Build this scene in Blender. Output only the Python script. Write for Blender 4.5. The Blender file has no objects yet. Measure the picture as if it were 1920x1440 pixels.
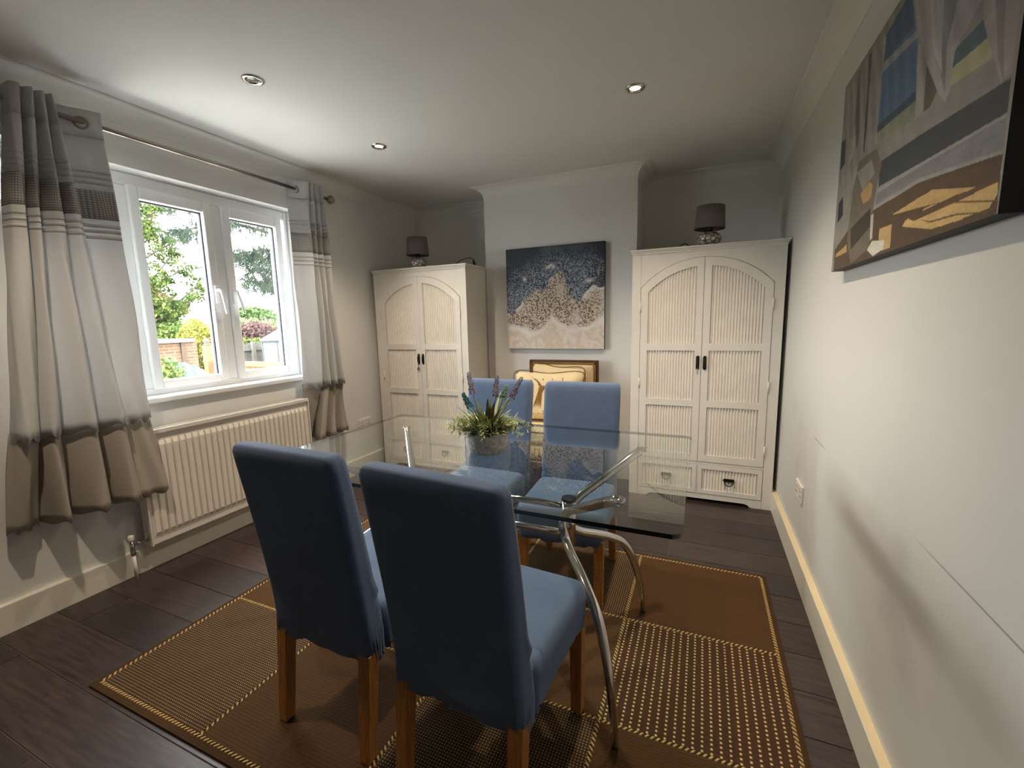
import bpy, math, random
import numpy as np
from mathutils import Vector, Matrix

# ------------------------------------------------------------------ camera, sky, lights, exposure
scene = bpy.context.scene
COL = scene.collection
PI = math.pi

cam_data = bpy.data.cameras.new('camera')
cam = bpy.data.objects.new('camera', cam_data)
COL.objects.link(cam)
YAW, PITCH, ROLL, FPX = 0.4104, -0.1433, -0.0230, 822.0
CAM = Vector((2.7331, -3.8939, 1.2898))
_f = Vector((-math.sin(YAW) * math.cos(PITCH), math.cos(YAW) * math.cos(PITCH), math.sin(PITCH)))
_r = Vector((math.cos(YAW), math.sin(YAW), 0))
_u = _r.cross(_f)
_r2 = _r * math.cos(ROLL) + _u * math.sin(ROLL)
_u2 = -_r * math.sin(ROLL) + _u * math.cos(ROLL)
cam.matrix_world = Matrix(((_r2.x, _u2.x, -_f.x, CAM.x), (_r2.y, _u2.y, -_f.y, CAM.y),
                           (_r2.z, _u2.z, -_f.z, CAM.z), (0, 0, 0, 1)))
cam_data.sensor_fit = 'HORIZONTAL'
cam_data.sensor_width = 36
cam_data.lens = FPX * 36 / 1920
cam_data.clip_start = 0.02
cam_data.clip_end = 300
scene.camera = cam

world = bpy.data.worlds.new('overcast_sky')
scene.world = world
world.use_nodes = True
bg = world.node_tree.nodes['Background']
bg.inputs[0].default_value = (0.95, 0.97, 1.0, 1)
bg.inputs[1].default_value = 8.5

sun_d = bpy.data.lights.new('hazy_sun', 'SUN')
sun_d.energy = 8.0
sun_d.angle = math.radians(12)
sun_d.color = (1, .95, .85)
sun = bpy.data.objects.new('hazy_sun', sun_d)
COL.objects.link(sun)
sun.rotation_euler = Vector((-.16, .70, -.70)).to_track_quat('-Z', 'Y').to_euler()

vs = scene.view_settings
vs.view_transform = 'Standard'
vs.look = 'None'
vs.gamma = 1
vs.use_curve_mapping = False
vs.exposure = 1.5
cy = scene.cycles
cy.use_denoising = True
cy.max_bounces = 14
cy.diffuse_bounces = 8
cy.glossy_bounces = 6
cy.transmission_bounces = 8
cy.transparent_max_bounces = 24
cy.sample_clamp_indirect = 6.0
cy.caustics_reflective = False
cy.caustics_refractive = False

# room constants (metres)
W, H = 3.218, 2.40
Y_REAR = -5.6
BP, XL, XR = 0.3915, 0.988, 2.256          # chimney breast
TB, HB = 0.026, 0.126                      # skirting board
HC, PC = 0.083, 0.0896                     # coving
WY0, WY1, WZ0, WZ1 = -2.97, -1.46, 0.92, 2.112   # window opening

# daylight portal in the window opening (guides sky sampling only)
pd = bpy.data.lights.new('window_daylight', 'AREA')
pd.shape = 'RECTANGLE'
pd.size = WY1 - WY0
pd.size_y = WZ1 - WZ0
pd.cycles.is_portal = True
po = bpy.data.objects.new('window_daylight', pd)
COL.objects.link(po)
po.location = (-0.32, (WY0 + WY1) / 2, (WZ0 + WZ1) / 2)
po.rotation_euler = (PI / 2, 0, -PI / 2)

# ------------------------------------------------------------------ helpers
def srgb(r, g, b):
    def c(v):
        v /= 255.0
        return v / 12.92 if v <= 0.04045 else ((v + 0.055) / 1.055) ** 2.4
    return (c(r), c(g), c(b), 1)


class MB:
    """collects vertices and faces; build() links them as one mesh object"""
    def __init__(s):
        s.v, s.f, s.m, s.sm = [], [], [], []
        s.mats = []
        s.cur, s.smooth = 0, False

    def vert(s, p):
        s.v.append(tuple(p))
        return len(s.v) - 1

    def face(s, idx):
        s.f.append(tuple(idx)); s.m.append(s.cur); s.sm.append(s.smooth)

    def box(s, a, b):
        x0, y0, z0 = a; x1, y1, z1 = b
        i = len(s.v)
        s.v += [(x0, y0, z0), (x1, y0, z0), (x1, y1, z0), (x0, y1, z0), (x0, y0, z1), (x1, y0, z1), (x1, y1, z1), (x0, y1, z1)]
        for q in ((0, 3, 2, 1), (4, 5, 6, 7), (0, 1, 5, 4), (1, 2, 6, 5), (2, 3, 7, 6), (3, 0, 4, 7)):
            s.face([i + k for k in q])
        return s

    def prism(s, poly, d0, d1, axis='y'):
        """polygon (a,b) extruded along axis between d0 and d1; axis y: (x,z), x: (y,z), z: (x,y)"""
        def P(a, b, d):
            return {'y': (a, d, b), 'x': (d, a, b), 'z': (a, b, d)}[axis]
        n = len(poly)
        i = len(s.v)
        s.v += [P(a, b, d0) for a, b in poly] + [P(a, b, d1) for a, b in poly]
        s.face([i + k for k in range(n)][::-1]); s.face([i + n + k for k in range(n)])
        for k in range(n):
            j = (k + 1) % n
            s.face((i + k, i + j, i + n + j, i + n + k))
        return s

    def rings(s, rings, cap0=True, cap1=True, closed=True):
        n = len(rings[0])
        base = []
        for r in rings:
            base.append(len(s.v))
            s.v += [tuple(p) for p in r]
        for a, b in zip(base, base[1:]):
            for k in range(n if closed else n - 1):
                j = (k + 1) % n
                s.face((a + k, a + j, b + j, b + k))
        if cap0: s.face([base[0] + k for k in range(n)][::-1])
        if cap1: s.face([base[-1] + k for k in range(n)])
        return s

    def tube(s, pts, rad, seg=12, cap=True):
        pts = [Vector(p) for p in pts]
        n = len(pts)
        rads = rad if isinstance(rad, (list, tuple)) else [rad] * n
        t0 = (pts[1] - pts[0]).normalized()
        up = Vector((0, 0, 1)) if abs(t0.z) < .9 else Vector((1, 0, 0))
        nx = t0.cross(up).normalized()
        rings = []
        for i, p in enumerate(pts):
            t = (pts[min(i + 1, n - 1)] - pts[max(i - 1, 0)]).normalized()
            nx = (nx - t * nx.dot(t)).normalized()
            ny = t.cross(nx)
            rings.append([p + (nx * math.cos(a) + ny * math.sin(a)) * rads[i] for a in [2 * PI * k / seg for k in range(seg)]])
        sm = s.smooth
        s.smooth = True
        s.rings(rings, cap, cap)
        s.smooth = sm
        return s

    def lathe(s, prof, c=(0, 0, 0), seg=32, cap=True):
        rings = [[(c[0] + r * math.cos(2 * PI * k / seg), c[1] + r * math.sin(2 * PI * k / seg), c[2] + z) for k in range(seg)] for r, z in prof]
        s.rings(rings, cap, cap)
        return s

    def build(s, name, mat=None, parent=None, bevel=0, smooth=None, auto=None, segs=2):
        me = bpy.data.meshes.new(name)
        me.from_pydata(s.v, [], s.f)
        mats = s.mats if s.mats else ([mat] if mat else [])
        for m in mats: me.materials.append(m)
        me.polygons.foreach_set('material_index', s.m)
        me.polygons.foreach_set('use_smooth', [True] * len(s.f) if smooth else s.sm)
        me.update()
        o = bpy.data.objects.new(name, me)
        COL.objects.link(o)
        if parent: o.parent = parent
        if bevel:
            b = o.modifiers.new('edge', 'BEVEL')
            b.width = bevel; b.segments = segs; b.limit_method = 'ANGLE'; b.angle_limit = math.radians(40)
            b.harden_normals = False
        return o


def box(name, a, b, mat, parent=None, bevel=0.0):
    return MB().box(a, b).build(name, mat, parent, bevel)


def thing(name, label, cat, loc=(0, 0, 0), rz=0.0, group=None):
    o = bpy.data.objects.new(name, None)
    COL.objects.link(o)
    o.empty_display_size = .05
    o.location = loc; o.rotation_euler = (0, 0, rz)
    return tag(o, label, cat, group)


def tag(o, label, cat, group=None):
    o['label'] = label; o['category'] = cat
    if group: o['group'] = group
    return o


def struct(o, label=None):
    o['kind'] = 'structure'
    if label: o['label'] = label
    return o


def smooth_path(pts, n=6):
    P = [Vector(p) for p in pts]
    out = []
    for i in range(len(P) - 1):
        p0, p1, p2, p3 = P[max(i - 1, 0)], P[i], P[i + 1], P[min(i + 2, len(P) - 1)]
        for k in range(n):
            t = k / n
            out.append(.5 * ((2 * p1) + (p2 - p0) * t + (2 * p0 - 5 * p1 + 4 * p2 - p3) * t * t + (3 * p1 - p0 - 3 * p2 + p3) * t ** 3))
    out.append(P[-1])
    return out


def rrect(hx, hy, r, n=6, cx=0.0, cy_=0.0, per_side=1):
    """rounded rectangle points (x,y), counter-clockwise"""
    r = min(r, hx * .999, hy * .999)
    pts = []
    corners = [(hx - r, hy - r, 0), (-hx + r, hy - r, PI / 2), (-hx + r, -hy + r, PI), (hx - r, -hy + r, 3 * PI / 2)]
    for ci, (x, y, a0) in enumerate(corners):
        arc = [(cx + x + r * math.cos(a0 + PI / 2 * k / n), cy_ + y + r * math.sin(a0 + PI / 2 * k / n)) for k in range(n + 1)]
        pts += arc
        if per_side > 1:
            nx_, ny_, na = corners[(ci + 1) % 4]
            q = (cx + nx_ + r * math.cos(na), cy_ + ny_ + r * math.sin(na))
            a = arc[-1]
            for k in range(1, per_side):
                pts.append((a[0] + (q[0] - a[0]) * k / per_side, a[1] + (q[1] - a[1]) * k / per_side))
    return pts


# ------------------------------------------------------------------ materials
def new_mat(name):
    m = bpy.data.materials.new(name)
    m.use_nodes = True
    nt = m.node_tree
    return m, nt, nt.nodes['Principled BSDF']


def N(nt, t, **kw):
    n = nt.nodes.new(t)
    for k, v in kw.items(): setattr(n, k, v)
    return n


def mat(name, col, rough=.5, metal=0.0, var=.0, scale=8.0, bump=0.0, bscale=120.0, spec=.5, stretch=None, col2=None, coat=0.0, sheen=0.0):
    """principled material with object-space noise for slight colour variation and fine relief"""
    m, nt, b = new_mat(name)
    b.inputs['Base Color'].default_value = col
    b.inputs['Roughness'].default_value = rough
    b.inputs['Metallic'].default_value = metal
    b.inputs['Specular IOR Level'].default_value = spec
    if coat:
        b.inputs['Coat Weight'].default_value = coat
        b.inputs['Coat Roughness'].default_value = .15
    if sheen:
        b.inputs['Sheen Weight'].default_value = sheen
    tc = N(nt, 'ShaderNodeTexCoord')
    mp = N(nt, 'ShaderNodeMapping')
    nt.links.new(tc.outputs['Object'], mp.inputs[0])
    if stretch: mp.inputs['Scale'].default_value = stretch
    if var or col2:
        no = N(nt, 'ShaderNodeTexNoise')
        no.inputs['Scale'].default_value = scale
        no.inputs['Detail'].default_value = 5
        nt.links.new(mp.outputs[0], no.inputs['Vector'])
        mx = N(nt, 'ShaderNodeMix', data_type='RGBA')
        c2 = col2 or tuple(max(0, c * (1 - var)) for c in col[:3]) + (1,)
        mx.inputs[6].default_value = col
        mx.inputs[7].default_value = c2
        rp = N(nt, 'ShaderNodeMapRange')
        rp.inputs[1].default_value = .35; rp.inputs[2].default_value = .65
        nt.links.new(no.outputs[0], rp.inputs[0])
        nt.links.new(rp.outputs[0], mx.inputs[0])
        nt.links.new(mx.outputs[2], b.inputs['Base Color'])
    if bump:
        n2 = N(nt, 'ShaderNodeTexNoise')
        n2.inputs['Scale'].default_value = bscale
        n2.inputs['Detail'].default_value = 3
        nt.links.new(mp.outputs[0], n2.inputs['Vector'])
        bp = N(nt, 'ShaderNodeBump')
        bp.inputs['Strength'].default_value = bump
        bp.inputs['Distance'].default_value = .004
        nt.links.new(n2.outputs[0], bp.inputs['Height'])
        nt.links.new(bp.outputs[0], b.inputs['Normal'])
    return m


def attr_mat(name, attr, rough=.6, bump=0.0):
    m, nt, b = new_mat(name)
    a = N(nt, 'ShaderNodeAttribute', attribute_name=attr)
    nt.links.new(a.outputs['Color'], b.inputs['Base Color'])
    b.inputs['Roughness'].default_value = rough
    if bump:
        tc = N(nt, 'ShaderNodeTexCoord'); n2 = N(nt, 'ShaderNodeTexNoise')
        n2.inputs['Scale'].default_value = 400
        nt.links.new(tc.outputs['Object'], n2.inputs['Vector'])
        bp = N(nt, 'ShaderNodeBump'); bp.inputs['Strength'].default_value = bump; bp.inputs['Distance'].default_value = .002
        nt.links.new(n2.outputs[0], bp.inputs['Height']); nt.links.new(bp.outputs[0], b.inputs['Normal'])
    return m


def sheet_glass(name, tint=(1, 1, 1, 1), ior=1.5, gain=1.0):
    """clear sheet: fresnel mix of see-through and mirror reflection"""
    m = bpy.data.materials.new(name)
    m.use_nodes = True
    nt = m.node_tree
    nt.nodes.clear()
    out = N(nt, 'ShaderNodeOutputMaterial')
    tr = N(nt, 'ShaderNodeBsdfTransparent'); tr.inputs[0].default_value = tint
    gl = N(nt, 'ShaderNodeBsdfGlossy'); gl.inputs['Roughness'].default_value = .0
    geo = N(nt, 'ShaderNodeNewGeometry')
    # fresnel from the unflipped incidence so both faces of the sheet behave alike
    lw = N(nt, 'ShaderNodeFresnel'); lw.inputs[0].default_value = ior
    ml = N(nt, 'ShaderNodeMath', operation='MULTIPLY'); ml.inputs[1].default_value = gain; ml.use_clamp = True
    nb = N(nt, 'ShaderNodeMath', operation='SUBTRACT'); nb.inputs[0].default_value = 1.0
    m2 = N(nt, 'ShaderNodeMath', operation='MULTIPLY')
    nt.links.new(geo.outputs['Backfacing'], nb.inputs[1])
    nt.links.new(lw.outputs[0], ml.inputs[0])
    nt.links.new(ml.outputs[0], m2.inputs[0]); nt.links.new(nb.outputs[0], m2.inputs[1])
    mx = N(nt, 'ShaderNodeMixShader')
    nt.links.new(m2.outputs[0], mx.inputs[0])
    nt.links.new(tr.outputs[0], mx.inputs[1]); nt.links.new(gl.outputs[0], mx.inputs[2])
    nt.links.new(mx.outputs[0], out.inputs[0])
    return m


def fabric_thin(name, col, trans=.35, bump=.3, bscale=900):
    m, nt, b = new_mat(name)
    out = nt.nodes['Material Output']
    b.inputs['Base Color'].default_value = col
    b.inputs['Roughness'].default_value = .9
    b.inputs['Specular IOR Level'].default_value = .1
    t = N(nt, 'ShaderNodeBsdfTranslucent'); t.inputs[0].default_value = col
    mx = N(nt, 'ShaderNodeMixShader'); mx.inputs[0].default_value = trans
    tc = N(nt, 'ShaderNodeTexCoord'); no = N(nt, 'ShaderNodeTexNoise'); no.inputs['Scale'].default_value = bscale
    bp = N(nt, 'ShaderNodeBump'); bp.inputs['Strength'].default_value = bump; bp.inputs['Distance'].default_value = .001
    nt.links.new(tc.outputs['Object'], no.inputs['Vector']); nt.links.new(no.outputs[0], bp.inputs['Height'])
    nt.links.new(bp.outputs[0], b.inputs['Normal'])
    nt.links.new(b.outputs[0], mx.inputs[1]); nt.links.new(t.outputs[0], mx.inputs[2]); nt.links.new(mx.outputs[0], out.inputs[0])
    return m


def emit(name, col, strength):
    m, nt, b = new_mat(name)
    b.inputs['Emission Color'].default_value = col
    b.inputs['Emission Strength'].default_value = strength
    b.inputs['Base Color'].default_value = col
    return m


M = {}
M['wall'] = mat('wall_paint', srgb(222, 221, 218), .6, var=.03, scale=3, bump=.08, bscale=60, spec=.3)
M['ceiling'] = mat('ceiling_paint', srgb(216, 215, 212), .75, var=.03, scale=2, bump=.06, bscale=50, spec=.2)
M['coving'] = mat('coving_paint', srgb(222, 221, 217), .6, var=.02, scale=4, spec=.3)
M['skirting'] = mat('skirting_gloss', srgb(226, 222, 208), .35, var=.04, scale=5)
M['skirting_top'] = mat('skirting_top_edge', srgb(226, 210, 172), .4, var=.06, scale=9)  # cream-yellow, warmer than the board face
M['upvc'] = mat('window_plastic', srgb(236, 237, 238), .3, var=.02, scale=3)
M['gasket'] = mat('rubber_gasket', srgb(40, 38, 46), .6, var=.1)
M['wardrobe'] = mat('wardrobe_paint', srgb(228, 223, 214), .5, var=.05, scale=7, bump=.05, bscale=200, spec=.3)
M['iron'] = mat('black_iron', srgb(22, 20, 19), .45, metal=.4, var=.2, scale=40)
M['chrome'] = mat('chrome', srgb(205, 203, 200), .09, metal=1.0, var=.04, scale=20)
M['steel'] = mat('brushed_steel', srgb(165, 155, 145), .28, metal=1.0, var=.1, scale=30)
M['slip'] = mat('blue_stretch_cover', srgb(90, 108, 138), .85, var=.08, scale=14, bump=.15, bscale=500, spec=.2, sheen=.1)
M['oak'] = mat('oak_leg', srgb(176, 118, 60), .45, var=.35, scale=16, stretch=(8, 8, .8))
M['radiator'] = mat('radiator_enamel', srgb(232, 226, 216), .4, var=.02, scale=5)
M['white_plastic'] = mat('white_plastic', srgb(226, 222, 214), .4, var=.03)
M['dark'] = mat('dark_slot', srgb(34, 30, 28), .6, var=.1)
M['black'] = mat('black_edge', srgb(14, 13, 13), .6, var=.1)
M['shade'] = mat('lamp_shade_linen', srgb(112, 106, 99), .9, var=.15, scale=60, bump=.3, bscale=500, stretch=(1, 1, 6))


def ceramic_mat():
    m, nt, b = new_mat('silvered_ceramic')
    tc = N(nt, 'ShaderNodeTexCoord'); vo = N(nt, 'ShaderNodeTexVoronoi', feature='DISTANCE_TO_EDGE'); vo.inputs['Scale'].default_value = 34
    cr = N(nt, 'ShaderNodeValToRGB')
    cr.color_ramp.elements[0].position = .04; cr.color_ramp.elements[0].color = srgb(96, 88, 80)  # dark lines painted between facets in place of cavity shade
    cr.color_ramp.elements[1].position = .14; cr.color_ramp.elements[1].color = srgb(214, 208, 200)
    nt.links.new(tc.outputs['Object'], vo.inputs['Vector']); nt.links.new(vo.outputs['Distance'], cr.inputs[0]); nt.links.new(cr.outputs[0], b.inputs['Base Color'])
    b.inputs['Roughness'].default_value = .3; b.inputs['Metallic'].default_value = .3
    return m


M['ceramic'] = ceramic_mat()
M['cord'] = mat('black_cord', srgb(20, 19, 18), .5, var=.1)
M['cream_cloth'] = mat('cream_upholstery', srgb(222, 200, 156), .9, var=.08, scale=12, bump=.2, bscale=500)
M['cushion'] = mat('cream_cushion', srgb(230, 208, 166), .9, var=.06, scale=10, bump=.2, bscale=600)
M['walnut'] = mat('dark_carved_wood', srgb(86, 58, 34), .4, var=.4, scale=30, stretch=(2, 2, 6))
M['embroid'] = mat('brown_thread', srgb(96, 66, 30), .8, var=.4, scale=60)
M['gold_thread'] = mat('gold_thread', srgb(150, 106, 44), .8, var=.4, scale=80)
M['pot'] = mat('cement_pot', srgb(236, 231, 222), .9, var=.3, scale=90, bump=.4, bscale=160, col2=srgb(188, 181, 171))
M['soil'] = mat('potting_soil', srgb(60, 48, 38), .95, var=.4, scale=60)
M['leaf_dk'] = mat('leaf_dark', srgb(78, 98, 60), .5, var=.5, scale=30)
M['leaf_md'] = mat('leaf_mid', srgb(128, 146, 92), .55, var=.4, scale=30, col2=srgb(184, 190, 140))
M['leaf_lt'] = mat('leaf_pale', srgb(200, 204, 164), .55, var=.4, scale=40, col2=srgb(136, 148, 104))
M['leaf_red'] = mat('leaf_reddish', srgb(110, 78, 62), .55, var=.4, scale=40)
M['lav'] = mat('lavender_bud', srgb(176, 164, 176), .8, var=.5, scale=260, col2=srgb(74, 76, 104))
M['lav_teal'] = mat('teal_bud', srgb(60, 130, 140), .8, var=.5, scale=150)
M['lav_mint'] = mat('mint_bud', srgb(150, 186, 170), .8, var=.4, scale=150)
M['stem'] = mat('plant_stem', srgb(110, 122, 84), .6, var=.3, scale=40)


def floor_mat():
    m, nt, b = new_mat('dark_stained_boards')
    tc = N(nt, 'ShaderNodeTexCoord'); mp = N(nt, 'ShaderNodeMapping'); mp.inputs['Scale'].default_value = (1.2, 14, 1)
    oi = N(nt, 'ShaderNodeObjectInfo')
    ad = N(nt, 'ShaderNodeVectorMath', operation='ADD')
    nt.links.new(tc.outputs['Object'], ad.inputs[0])
    cx = N(nt, 'ShaderNodeCombineXYZ')
    ml = N(nt, 'ShaderNodeMath', operation='MULTIPLY'); ml.inputs[1].default_value = 37.0
    nt.links.new(oi.outputs['Random'], ml.inputs[0]); nt.links.new(ml.outputs[0], cx.inputs[0])
    nt.links.new(cx.outputs[0], ad.inputs[1]); nt.links.new(ad.outputs[0], mp.inputs[0])
    no = N(nt, 'ShaderNodeTexNoise'); no.inputs['Scale'].default_value = 5; no.inputs['Detail'].default_value = 8
    nt.links.new(mp.outputs[0], no.inputs['Vector'])
    cr = N(nt, 'ShaderNodeValToRGB')
    cr.color_ramp.elements[0].position = .3; cr.color_ramp.elements[0].color = srgb(38, 31, 31)
    cr.color_ramp.elements[1].position = .75; cr.color_ramp.elements[1].color = srgb(70, 56, 54)
    nt.links.new(no.outputs[0], cr.inputs[0])
    hs = N(nt, 'ShaderNodeHueSaturation')
    mr = N(nt, 'ShaderNodeMapRange'); mr.inputs[3].default_value = .75; mr.inputs[4].default_value = 1.3
    nt.links.new(oi.outputs['Random'], mr.inputs[0]); nt.links.new(mr.outputs[0], hs.inputs['Value'])
    nt.links.new(cr.outputs[0], hs.inputs['Color']); nt.links.new(hs.outputs[0], b.inputs['Base Color'])
    b.inputs['Roughness'].default_value = .38
    b.inputs['Specular IOR Level'].default_value = .5
    bp = N(nt, 'ShaderNodeBump'); bp.inputs['Strength'].default_value = .15; bp.inputs['Distance'].default_value = .002
    nt.links.new(no.outputs[0], bp.inputs['Height']); nt.links.new(bp.outputs[0], b.inputs['Normal'])
    return m


M['board'] = floor_mat()
M['subfloor'] = mat('dark_joint', srgb(132, 116, 106), .8, var=.3, scale=5)


def right_wall_mat():
    """white paint with grey scuffs: a long horizontal rub line and soft smudges"""
    m, nt, b = new_mat('scuffed_wall_paint')
    tc = N(nt, 'ShaderNodeTexCoord')
    sx = N(nt, 'ShaderNodeSeparateXYZ'); nt.links.new(tc.outputs['Object'], sx.inputs[0])
    base, dirt = srgb(212, 211, 207), srgb(144, 140, 133)  # base darker than the shared wall paint, offsetting too much window light
    no = N(nt, 'ShaderNodeTexNoise'); no.inputs['Scale'].default_value = 2.2; no.inputs['Detail'].default_value = 4
    nt.links.new(tc.outputs['Object'], no.inputs['Vector'])

    def rng(sock, a, b_, c, d_):
        n = N(nt, 'ShaderNodeMapRange'); n.interpolation_type = 'SMOOTHSTEP'
        n.inputs[1].default_value = a; n.inputs[2].default_value = b_; n.inputs[3].default_value = c; n.inputs[4].default_value = d_
        nt.links.new(sock, n.inputs[0]); return n.outputs[0]

    def mul(a, b_):
        n = N(nt, 'ShaderNodeMath', operation='MULTIPLY')
        for i, s in enumerate((a, b_)):
            if isinstance(s, float): n.inputs[i].default_value = s
            else: nt.links.new(s, n.inputs[i])
        return n.outputs[0]

    def mx_(a, b_):
        n = N(nt, 'ShaderNodeMath', operation='MAXIMUM'); nt.links.new(a, n.inputs[0]); nt.links.new(b_, n.inputs[1]); return n.outputs[0]
    z, y = sx.outputs[2], sx.outputs[1]
    line = mul(mul(rng(z, .7485, .751, 0, 1), rng(z, .753, .7555, 1, 0)), mul(rng(y, -3.4, -3.2, 0, 1), rng(y, -2.8, -2.55, 1, 0)))
    line2 = mul(mul(rng(z, .729, .731, 0, 1), rng(z, .734, .736, 1, 0)), mul(rng(y, -1.8, -1.72, 0, 1), rng(y, -1.6, -1.55, 1, 0)))
    sm = mul(mul(rng(z, .50, .58, 0, 1), rng(z, .60, .66, 1, 0)), mul(rng(y, -3.2, -2.6, 0, 1), rng(y, -2.0, -1.75, 1, 0)))
    sm = mul(sm, rng(no.outputs[0], .3, .6, .15, .55))
    blot = mul(rng(no.outputs[0], .55, .75, 0, .35), mul(rng(z, .2, .4, 0, 1), rng(z, .7, .9, 1, 0)))
    tot = mx_(mx_(mul(line, .8), mul(line2, .7)), mx_(sm, blot))
    mx = N(nt, 'ShaderNodeMix', data_type='RGBA')
    mx.inputs[6].default_value = base; mx.inputs[7].default_value = dirt
    nt.links.new(tot, mx.inputs[0]); nt.links.new(mx.outputs[2], b.inputs['Base Color'])
    b.inputs['Roughness'].default_value = .5; b.inputs['Specular IOR Level'].default_value = .35
    return m


M['wall_scuffed'] = right_wall_mat()

# ------------------------------------------------------------------ the room
sub = box('floor', (-.02, Y_REAR, -.12), (W + .02, .02, -.004), M['subfloor'])
struct(sub, 'dark stained timber floorboards running across the room')
random.seed(4)
PW = .1905
row = 0
y = -2.46 - PW * 17
board_n = 0
while y < 0:
    y2 = min(y + PW, 0.0)
    if y2 > Y_REAR + .02:
        ya = max(y, Y_REAR)
        off = (.43 + .61 * row) % 1.25
        xs = [0.0] + [v for v in (off, off + 1.25, off + 2.5) if .12 < v < W - .12] + [W]
        for xa, xb in zip(xs, xs[1:]):
            o = box('plank', (xa + .0012, ya + .0014, -.02), (xb - .0012, y2 - .0014, random.uniform(-.0006, 0)), M['board'], sub, .0012)
            board_n += 1
    y += PW
    row += 1

struct(box('ceiling', (-.3, Y_REAR - .15, H), (W + .15, .15, H + .1), M['ceiling']), 'plain white plaster ceiling with recessed downlights')

mb = MB()
mb.box((-.3, Y_REAR - .15, -.12), (0, WY0, H)); mb.box((-.3, WY1, -.12), (0, .15, H))
mb.box((-.3, WY0, -.12), (0, WY1, WZ0 - .03)); mb.box((-.3, WY0, WZ1), (0, WY1, H))
struct(mb.build('wall_left', M['wall']), 'white wall with the window and radiator')
struct(box('wall_back', (0, 0, -.12), (W, .15, H), M['wall']), 'white back wall of the two alcoves')
struct(box('wall_right', (W, Y_REAR - .15, -.12), (W + .15, .15, H), M['wall_scuffed']), 'white wall with grey scuffs and rub line')
struct(box('wall_rear', (0, Y_REAR - .15, -.12), (W, Y_REAR, H), mat('rear_wall_paint', srgb(188, 187, 186), .8, var=.05)), 'muted wall behind the viewer')
struct(box('wall_chimney', (XL, -BP, -.12), (XR, 0, H), M['wall']), 'white chimney breast between the two wardrobes')


def offset_path(path, d):
    """offset an open plan polyline to its right-hand side by d with mitred corners"""
    out = []
    n = len(path)
    for i in range(n):
        p = Vector(path[i]).to_2d() if False else Vector((path[i][0], path[i][1]))
        dirs = []
        if i > 0: dirs.append((p - Vector(path[i - 1])).normalized())
        if i < n - 1: dirs.append((Vector(path[i + 1]) - p).normalized())
        ns = [Vector((t.y, -t.x)) for t in dirs]
        if len(ns) == 1: q = p + ns[0] * d
        else:
            bis = (ns[0] + ns[1]).normalized()
            q = p + bis * (d / max(.2, bis.dot(ns[0])))
        out.append((q.x, q.y))
    return out


def sweep(path, prof, name, mats, topmat_from=None):
    """sweep a profile of (distance from wall, height) along a wall line"""
    lines = [offset_path(path, d) for d, z in prof]
    mb = MB(); mb.mats = mats
    for k in range(len(prof) - 1):
        mb.cur = 1 if (topmat_from is not None and k == topmat_from and len(mats) > 1) else 0
        for i in range(len(path) - 1):
            a = [(*lines[k][i], prof[k][1]), (*lines[k][i + 1], prof[k][1]), (*lines[k + 1][i + 1], prof[k + 1][1]), (*lines[k + 1][i], prof[k + 1][1])]
            ii = [mb.vert(p) for p in a]
            mb.face(ii)
    mb.cur = 0
    for i in (0, -1):   # end caps
        mb.face([mb.vert((*lines[k][i], prof[k][1])) for k in range(len(prof))])
    return struct(mb.build(name))


cov = [(0, H - HC), (.003, H - HC)]
for k in range(0, 9):
    a = k / 8 * PI / 2
    cov.append((.004 + (PC - .012) * (1 - math.cos(a)), H - HC + .005 + (HC - .015) * math.sin(a)))
cov += [(PC - .008, H - .008), (PC, H - .008), (PC, H)]
runs = [((0, Y_REAR), (0, 0), (XL, 0), (XL, -BP), (XR, -BP), (XR, 0), (W, 0), (W, Y_REAR))]
o = sweep(list(runs[0]), cov, 'trim_1', [M['coving']])
o['label'] = 'white plaster coving along the ceiling'

sk = [(0, 0), (TB, 0), (TB, HB), (TB - .002, HB + .003), (0, HB + .004)]
sweep([(0, Y_REAR), (0, 0)], sk, 'baseboard_left', [M['skirting'], M['skirting']], 3)['label'] = 'cream skirting board under the radiator'
sweep([(W, 0), (W, Y_REAR)], sk, 'baseboard_right', [M['skirting'], M['skirting_top']], 3)['label'] = 'white skirting board with cream-yellow top edge'
sweep([(TB, 0), (XL, 0), (XL, -BP), (XR, -BP), (XR, 0), (W - TB, 0)], sk, 'baseboard_back', [M['skirting'], M['skirting']], 3)['label'] = 'skirting board around the chimney breast'

# window sill board and window
struct(MB().box((-.2, WY0 - .0, WZ0 - .03), (.03, WY1 + .0, WZ0)).build('trim_2', M['upvc'], None, .006), 'white window sill board')

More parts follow.
